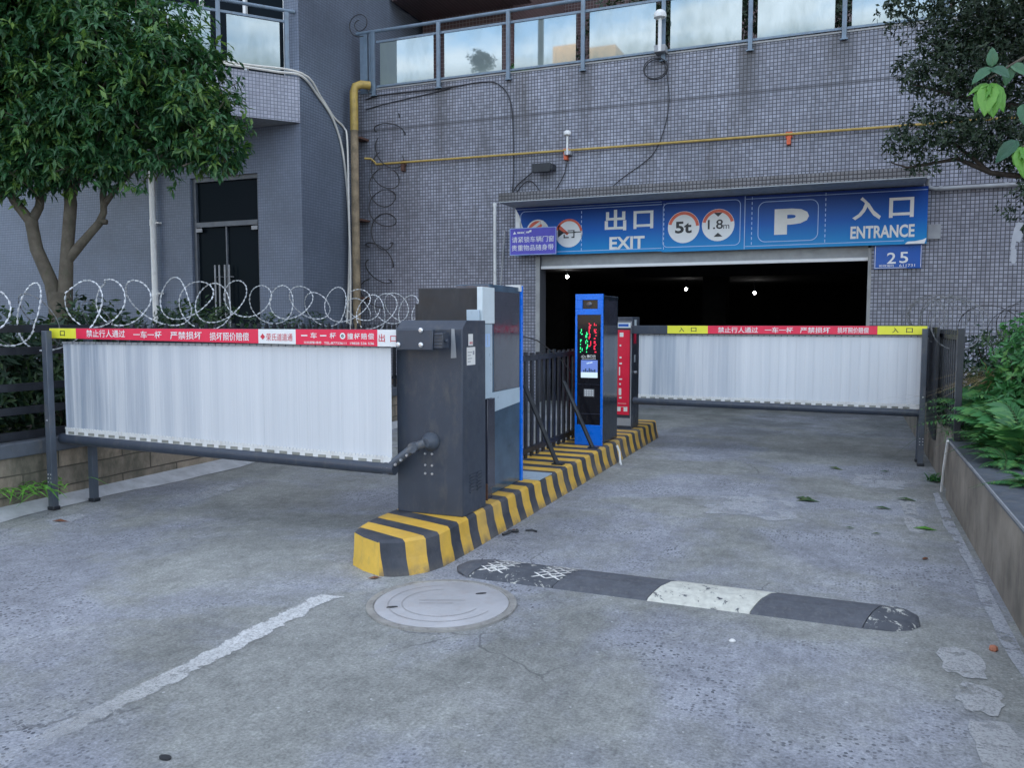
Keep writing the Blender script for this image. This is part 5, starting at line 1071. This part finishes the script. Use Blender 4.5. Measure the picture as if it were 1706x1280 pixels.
rb = [((.80, 9.156, 3.86), .42), ((.62, 9.052, 3.30), .26), ((.92, 9.15, 3.30), .30), ((.93, 9.281, 4.42), .5), ((1.25, 9.363, 4.0), .52), ((1.55, 9.514, 4.577), .75), ((1.55, 9.402, 3.296), .48), ((1.15, 9.244, 3.25), .30), ((.38, 9.025, 4.50), .22), ((1.7, 8.9, 2.55), .40), ((.50, 9.024, 3.86), .20), ((.42, 9.05, 3.22), .18), ((.62, 9.1, 3.0), .14), ((2.0, 9.3, 3.6), .6), ((1.9, 9.0, 3.0), .5), ((2.6, 9.6, 4.4), .9), ((3.0, 9.0, 3.2), .8), ((2.3, 10.6, 4.9), .8), ((3.4, 10.2, 4.8), 1.0), ((2.0, 8.2, 5.2), .9), ((3.0, 7.6, 4.6), .9), ((1.0, 9.2, 5.2), .6)]  # outer right and upper blobs added out of view to shade the tiled wall
C1, A1 = blob_points(rb, 2100, .35, .2); V, F, Rn = rosettes(C1, A1, 6, .058, .42); leaves('crown', V, F, M['leaf_dark'], RT, Rn)
# near branch with big fresh leaves
NBR = thing('sapling', (2.4, 4.6, .44), 'slim sapling with a hanging cluster of large bright green leaves at the right edge', 'tree')
f = MB(); f.tube([(2.4, 4.6, .40), (2.2, 4.65, 1.6), (1.7, 4.75, 2.5), (1.1, 4.78, 2.78), (.80, 4.75, 2.76), (.70, 4.72, 2.70), (.60, 4.665, 2.63)], [.025, .022, .016, .010, .008, .006, .004], 7); f.tube([(1.7, 4.75, 2.5), (1.2, 4.7, 2.45), (.85, 4.70, 2.38), (.76, 4.70, 2.30)], [.012, .009, .006, .004], 6); obj('stem', f, M['bark'], NBR)
def big_leaves(name, specs, mat):
    mb = MB(); rn = []
    for p, d, u, l_ in specs:
        p = Vector(p); d = Vector(d).normalized(); sd_ = d.cross(Vector(u)).normalized(); up = sd_.cross(d); K = 8; rows = []; r0 = random.random()
        for k in range(K + 1):
            q = k / K; wv = l_ * .27 * (max(0, sin(pi * q ** .75)) ** .8) * (1 + .10 * (k % 2)) + l_ * .004; c_ = p + d * l_ * q - up * l_ * .28 * q * q
            rows.append([c_ + sd_ * wv * j + up * (abs(j) * wv * .30 + (.012 * l_ if abs(j) == .5 else 0)) - d * abs(j) * l_ * .03 for j in (-1, -.5, 0, .5, 1)])
        for a_, b_ in zip(rows, rows[1:]):
            for j in range(4): mb.quad(a_[j], a_[j + 1], b_[j + 1], b_[j]); rn.append(min(1, r0 * .8 + .1 * random.random()))
    obj(name, mb, mat, NBR, smooth=70, rnd=np.array(rn, np.float32))
pc = (.600, 4.66, 2.60)
big_leaves('bright_leaves', [(pc, (-.45, -.2, -.7), (-.5, -.8, .4), .135), (pc, (-.12, -.5, -.9), (0, -1, .4), .16), (pc, (.15, -.4, -1), (0, -1, .3), .165), (pc, (.55, -.1, -.75), (.4, -.9, .4), .15), (pc, (-.8, .1, -.15), (-.2, -.6, .8), .10), (pc, (.7, .2, -.3), (.2, -.6, .8), .11), ((.758, 4.705, 2.30), (.1, -.3, -1), (0, -1, .3), .15), ((.758, 4.705, 2.30), (.5, -.2, -.7), (.3, -.9, .3), .14), ((.758, 4.705, 2.30), (-.3, -.2, -.6), (-.3, -.9, .3), .09)], M['leaf_bright'])
big_leaves('dark_leaves', [((.61, 4.67, 2.68), (-.5, -.2, -.3), (0, -.7, .7), .11), ((.61, 4.67, 2.68), (.3, -.3, -.2), (0, -.7, .7), .11), ((.61, 4.67, 2.69), (0, -.2, .8), (0, -1, .1), .09), ((.70, 4.72, 2.70), (-.2, -.2, -.8), (0, -1, .3), .10), ((.70, 4.72, 2.70), (.6, -.2, -.4), (0, -.8, .5), .10), ((.74, 4.71, 2.33), (-.7, -.1, -.6), (-.2, -.9, .4), .13), ((.80, 4.75, 2.76), (.1, -.3, .6), (0, -1, .3), .08), ((.75, 4.70, 2.50), (.2, -.2, -.7), (0, -1, .3), .12)], M['leaf_mid'])
# ferns and weeds over the right wall
def fern(c, n, L_, label, seed, dirs=None, mat='leaf_fern', el=(.45, 1.1)):
    t = thing('fern', c, label, 'fern', 'ferns in the right planter'); r_ = random.Random(seed); Ps = []; Ds = []; Us = []; Ls = []; f = MB()
    for i in range(n):
        a = r_.uniform(0, 2 * pi) if dirs is None else r_.uniform(*dirs); el_ = r_.uniform(*el); l_ = L_ * r_.uniform(.65, 1.1); d = Vector((cos(a) * cos(el_), sin(a) * cos(el_), sin(el_))); pts = []
        for k in range(13):
            s_ = k / 12; pts.append(Vector(c) + d * l_ * s_ + Vector((d.x * .5, d.y * .5, -1.0)) * l_ * .62 * s_ * s_)
        f.tube(pts, [.004 * (1 - k / 14) for k in range(13)], 4, False)
        for k in range(2, 13):
            tn = (pts[k] - pts[k - 1]).normalized(); sd_ = tn.cross(Vector((0, 0, 1))).normalized(); up = sd_.cross(tn); w_ = l_ * .24 * sin(pi * min(1, (k / 12) ** .7 * .93 + .07))
            for sg in (1, -1):
                for h_ in (0, .5): Ps.append(pts[k - 1].lerp(pts[k], h_)); Ds.append(sd_ * sg + tn * .5 - Vector((0, 0, .15))); Us.append(up); Ls.append(w_ * r_.uniform(.8, 1.1))
    P = np.array([tuple(p) for p in Ps]); V, F = leaf_mesh(P, np.array([tuple(p) for p in Ds]), np.array([tuple(p) for p in Us]), np.array(Ls), np.array(Ls) * .30, .06, .1); leaves('fronds', V, F, M[mat], t); obj('stalks', f, M['leaf_fern_stalk'], t); return t
M['leaf_fern_stalk'] = plain('fern_stalk', (.06, .11, .04), .6)
fern((1.05, 7.15, .49), 24, .42, 'bushy green fern clump spilling over the far end of the slate wall top', 1)
fern((1.02, 6.3, .49), 22, .38, 'low pale fern clump trailing over the middle of the slate wall top', 2)
fern((1.25, 8.6, .46), 24, 1.0, 'tall fern clump behind the right wall below the dry straw', 3, el=(.6, 1.3))
fern((1.18, 7.0, .49), 26, .95, 'large upright fern clump at the right edge of the picture', 4, el=(.6, 1.3))
fern((1.16, 6.5, .49), 20, 1.0, 'upright bright fern clump rising at the right edge nearest the rag', 11, el=(.85, 1.4))
fern((1.02, 5.55, .49), 18, .30, 'small fern clump nearest the camera on the slate wall top', 6)
fern((1.22, 7.75, .46), 26, .66, 'dense fern clump just behind the end of the slate wall top', 8, el=(.5, 1.2))
fern((1.38, 7.5, .46), 24, 1.35, 'tallest fern clump reaching up at the right edge below the rag', 9, el=(.8, 1.4))
shrub('weed_bush', [((1.20, 7.45, .85), .22), ((1.28, 7.55, 1.12), .22), ((1.38, 7.4, .95), .26), ((1.32, 7.5, 1.35), .16)], 2600, .075, .42, M['leaf_fern'], 'bright green leafy weed standing above the ferns at the right edge', 'bush', None, .49)
shrub('weed_bush', [((1.3, 9.0, .85), .35), ((1.6, 9.6, 1.0), .45), ((1.25, 10.2, .8), .3), ((1.9, 9.2, 1.1), .5), ((1.3, 9.4, 1.15), .25)], 1000, .10, .22, M['leaf_hedge'], 'dark weedy bush behind the right fence', 'bush', None, .44)
tuft('grass_tuft', (1.08, 8.5, .5), 190, .85, .5, M['leaf_hedge'], 'long dark grass leaning out between the right fence and the ferns', droop=.55, w_=.007)
tuft('grass_tuft', (1.0, 7.72, .5), 90, .4, .4, M['leaf_fern'], 'short green grass behind the end of the slate wall top', droop=.55, w_=.006)
M['leaf_straw'] = leafmat('straw_blade', (.30, .22, .10), (.40, .30, .15), (.5, .4, .22), .8)
tuft('straw_bunch', (1.22, 7.8, .98), 90, .42, .2, M['leaf_straw'], 'bunch of dry yellow straw among the dark grass on the right', 'straw', droop=.45, w_=.006, dirv=(-1, -.3, .05))
tuft('grass_tuft', (.765, 8.3, .01), 30, .16, .15, M['leaf_fern'], 'small weed at the foot of the wall below the right fence', droop=.4, w_=.012)
# creeper leaf on the wall edge
f = MB(); RG = thing('plastic_rag', (1.07, 7.0, 1.95), 'torn grey plastic rag caught in the branches at the right edge', 'rag')
pts = [(0, 0), (.05, -.02), (.09, .10), (.04, .16), (.10, .26), (.02, .28), (-.03, .2), (-.06, .05), (-.08, -.12), (-.03, -.18)]
f.prism([(a * .6, b * .5) for a, b in pts], (1.12, 7.0, 2.04), (.8, .2, 0), (0, .1, 1), (0, .004, 0)); obj('sheet', f, M['rag'], RG, smooth=0)
f = MB(); f.prism([(0, 0), (.03, -.01), (.03, -.10), (.01, -.12), (-.01, -.08)], (1.09, 6.985, 1.99), (1, -.2, 0), (0, .1, 1), (0, .004, 0)); obj('strip', f, M['rag'], RG, smooth=0)

# terrace planting behind the railing
GT = 'shrubs on the terrace'
for i, (x, z, r_, lb) in enumerate(((-4.2, 7.0, .9, 'dark shrub on the terrace behind the third glass pane'), (-2.6, 7.2, 1.1, 'dark shrub on the terrace behind the tall aerial'), (-.8, 7.2, 1.1, 'dark shrub on the terrace above the word EXIT to the right'), (1.2, 7.3, 1.2, 'dark shrub on the terrace behind the hanging tree'), (-6.1, 6.25, .30, 'small bright plant on the terrace left of the second post'), (3.4, 7.3, 1.3, 'dark shrub at the far right end of the terrace'))):
    shrub('terrace_shrub', [((x, 15.3 if r_ < .5 else 16.2, z), r_), ((x + r_ * .7, 15.4 if r_ < .5 else 16.6, z + r_ * .6), r_ * .7)], 420 if r_ > .5 else 1500, .13 if r_ > .5 else .09, .4, M['leaf_dark'] if r_ > .5 else M['leaf_fern'], lb, 'shrub', GT, 5.9)

# ================================================================== LITTER ON THE ROAD
GL = 'fallen leaves on the road'
def litter(x, y, a, l_, m, label, lift=.012, n=1):
    P = []; D = []; U = []
    for k in range(n): P.append((x + .04 * k, y + .02 * k, .008)); D.append((cos(a + 1.1 * k), sin(a + 1.1 * k), .12)); U.append((.15 * sin(a), .2, 1))
    V, F = leaf_mesh(np.array(P), np.array(D), np.array(U), np.full(n, l_), np.full(n, l_ * .42), -.12, .18); mb = MB(); mb.v = V; mb.f = F.tolist(); mb.m = [0] * len(F)
    o = obj('fallen_leaf', mb, M[m], None, smooth=0, rnd=np.repeat(RNG.random(n), 2).astype(np.float32)); tag(o, label, 'leaf', GL)
for a in ((-.325, 6.98, .2, .16, 'leaf_fall', 'sprig of green leaves lying in the middle of the right lane', .02, 4), (.46, 6.33, .1, .16, 'leaf_bright', 'pale green fallen leaf by the faded marking near the right wall'), (.46, 5.50, 1.0, .07, 'leaf_brown', 'curled reddish leaf near the right wall beyond the speed bump'), (.22, 6.92, .1, .14, 'leaf_fall', 'long flat green leaf near the end of the right wall'), (.018, 6.16, .3, .07, 'leaf_fall', 'small dark leaf on the right lane left of the pale one'), (.40, 7.35, -.1, .16, 'leaf_fall', 'dark leaf lying in the crack by the white strip'), (.19, 6.05, .5, .07, 'leaf_fall', 'small dull leaf below the long flat one'), (-5.32, 4.19, .4, .13, 'leaf_brown', 'dry brown leaf by the left kerb near the barrier post'), (-2.47, 3.90, .8, .08, 'leaf_brown', 'dry brown leaf at the tip of the striped island'), (-2.09, 5.19, 2.2, .07, 'leaf_brown', 'dry brown leaf against the striped kerb'), (-.14, 8.7, -.5, .16, 'leaf_fall', 'thin dark twig like leaf far up the right lane'), (.33, 8.66, .2, .09, 'leaf_fall', 'dark leaf before the right barrier post')): litter(*a)
f = MB(); f.lathe((.636, 4.078, .0), [(.014, 0), (.019, .008), (.017, .02), (.007, .025)], 7); tag(obj('brick_chip', f, M['chip'], smooth=0), 'small orange brick chip lying by the right wall', 'stone')
f = MB(); f.lathe((-.446, 3.748, .0), [(.012, 0), (.016, .006), (.008, .012)], 7); tag(obj('pebble', f, M['offwhite'], smooth=0), 'small white pebble on the road below the speed bump', 'stone')
f = MB(); f.tube([(-2.13, 5.06, .012), (-2.10, 5.12, .02), (-2.13, 5.16, .012), (-2.06, 5.17, .016), (-2.09, 5.22, .01)], .010, 5); f.tube([(-2.03, 5.23, .01), (-1.99, 5.25, .012), (-1.95, 5.24, .008)], .007, 5); tag(obj('black_scrap', f, M['ink']), 'twisted black rubber scrap beside the striped kerb', 'scrap')
f = MB(); f.prism([(.024 * cos(q), .014 * sin(q)) for q in np.linspace(0, 6.28, 10)[:-1]], (-2.063, 2.005, .001), (1, 0, 0), (0, 1, 0), (0, 0, .006)); tag(obj('tar_spot', f, M['ink']), 'dark tar spot on the road at the bottom left', 'spot')

# ================================================================== ACROSS THE STREET (behind the camera; the terrace glass mirrors it)
M['ochre'] = plain('ochre_render', (.42, .30, .20), .8, 0, var=.1)
TB = thing('apartment_block', (-32, -62, 0), 'sunlit ochre apartment block mirrored in the terrace glass panes', 'building')
f = MB(); f.box(-31, -25.5, -70, -60, 0, 33.0); f.box(-36, -31.003, -72, -62, 0, 30.5); f.box(-47, -41, -72, -61, 0, 30.0); f.box(-41, -36.003, -71, -63, 0, 27.0); obj('wall', f, M['ochre'], TB, smooth=0)
for bx0, bx1, by_, top in ((-31, -25.5, -60, 33), (-36, -31, -62, 30.5), (-47, -41, -61, 30)):
    x = bx0 + .7
    while x < bx1 - 1.2:
        f = MB(); z = 1.5
        while z < top - 2: f.box(x, x + 1.0, by_ - .1, by_ + .03, z, z + 1.6); z += 3
        obj('window_column', f, M['win'], TB, smooth=0); x += 1.9
TS = thing('tree', (-15, -4.5, 0), 'tall street tree mirrored as a dark outline in the terrace glass', 'tree')
f = MB(); f.tube([(-15, -4.5, 0), (-14.9, -4.4, 6), (-14.6, -4.2, 9.5), (-14.3, -4.0, 12.5)], [.2, .15, .1, .03], 8); f.tube([(-11.6, -3.5, 0), (-11.6, -3.5, 16)], [.14, .12], 8); obj('trunk', f, M['darkbark'], TS)
C1, A1 = blob_points([((-14.9, -4.4, 9.6), 1.3), ((-14.5, -4.2, 11.0), .8), ((-14.2, -4.0, 12.3), .5), ((-13.2, -4.0, 9.8), 1.0), ((-11.2, -3.9, 10.2), .9), ((-10.6, -3.9, 11.3), .6), ((-11.6, -3.9, 9.2), 1.0), ((-9.0, -3.9, 9.4), .7)], 700, .3, .25); V, F, Rn = rosettes(C1, A1, 6, .16, .45); leaves('crown', V, F, M['leaf_dark'], TS, Rn)
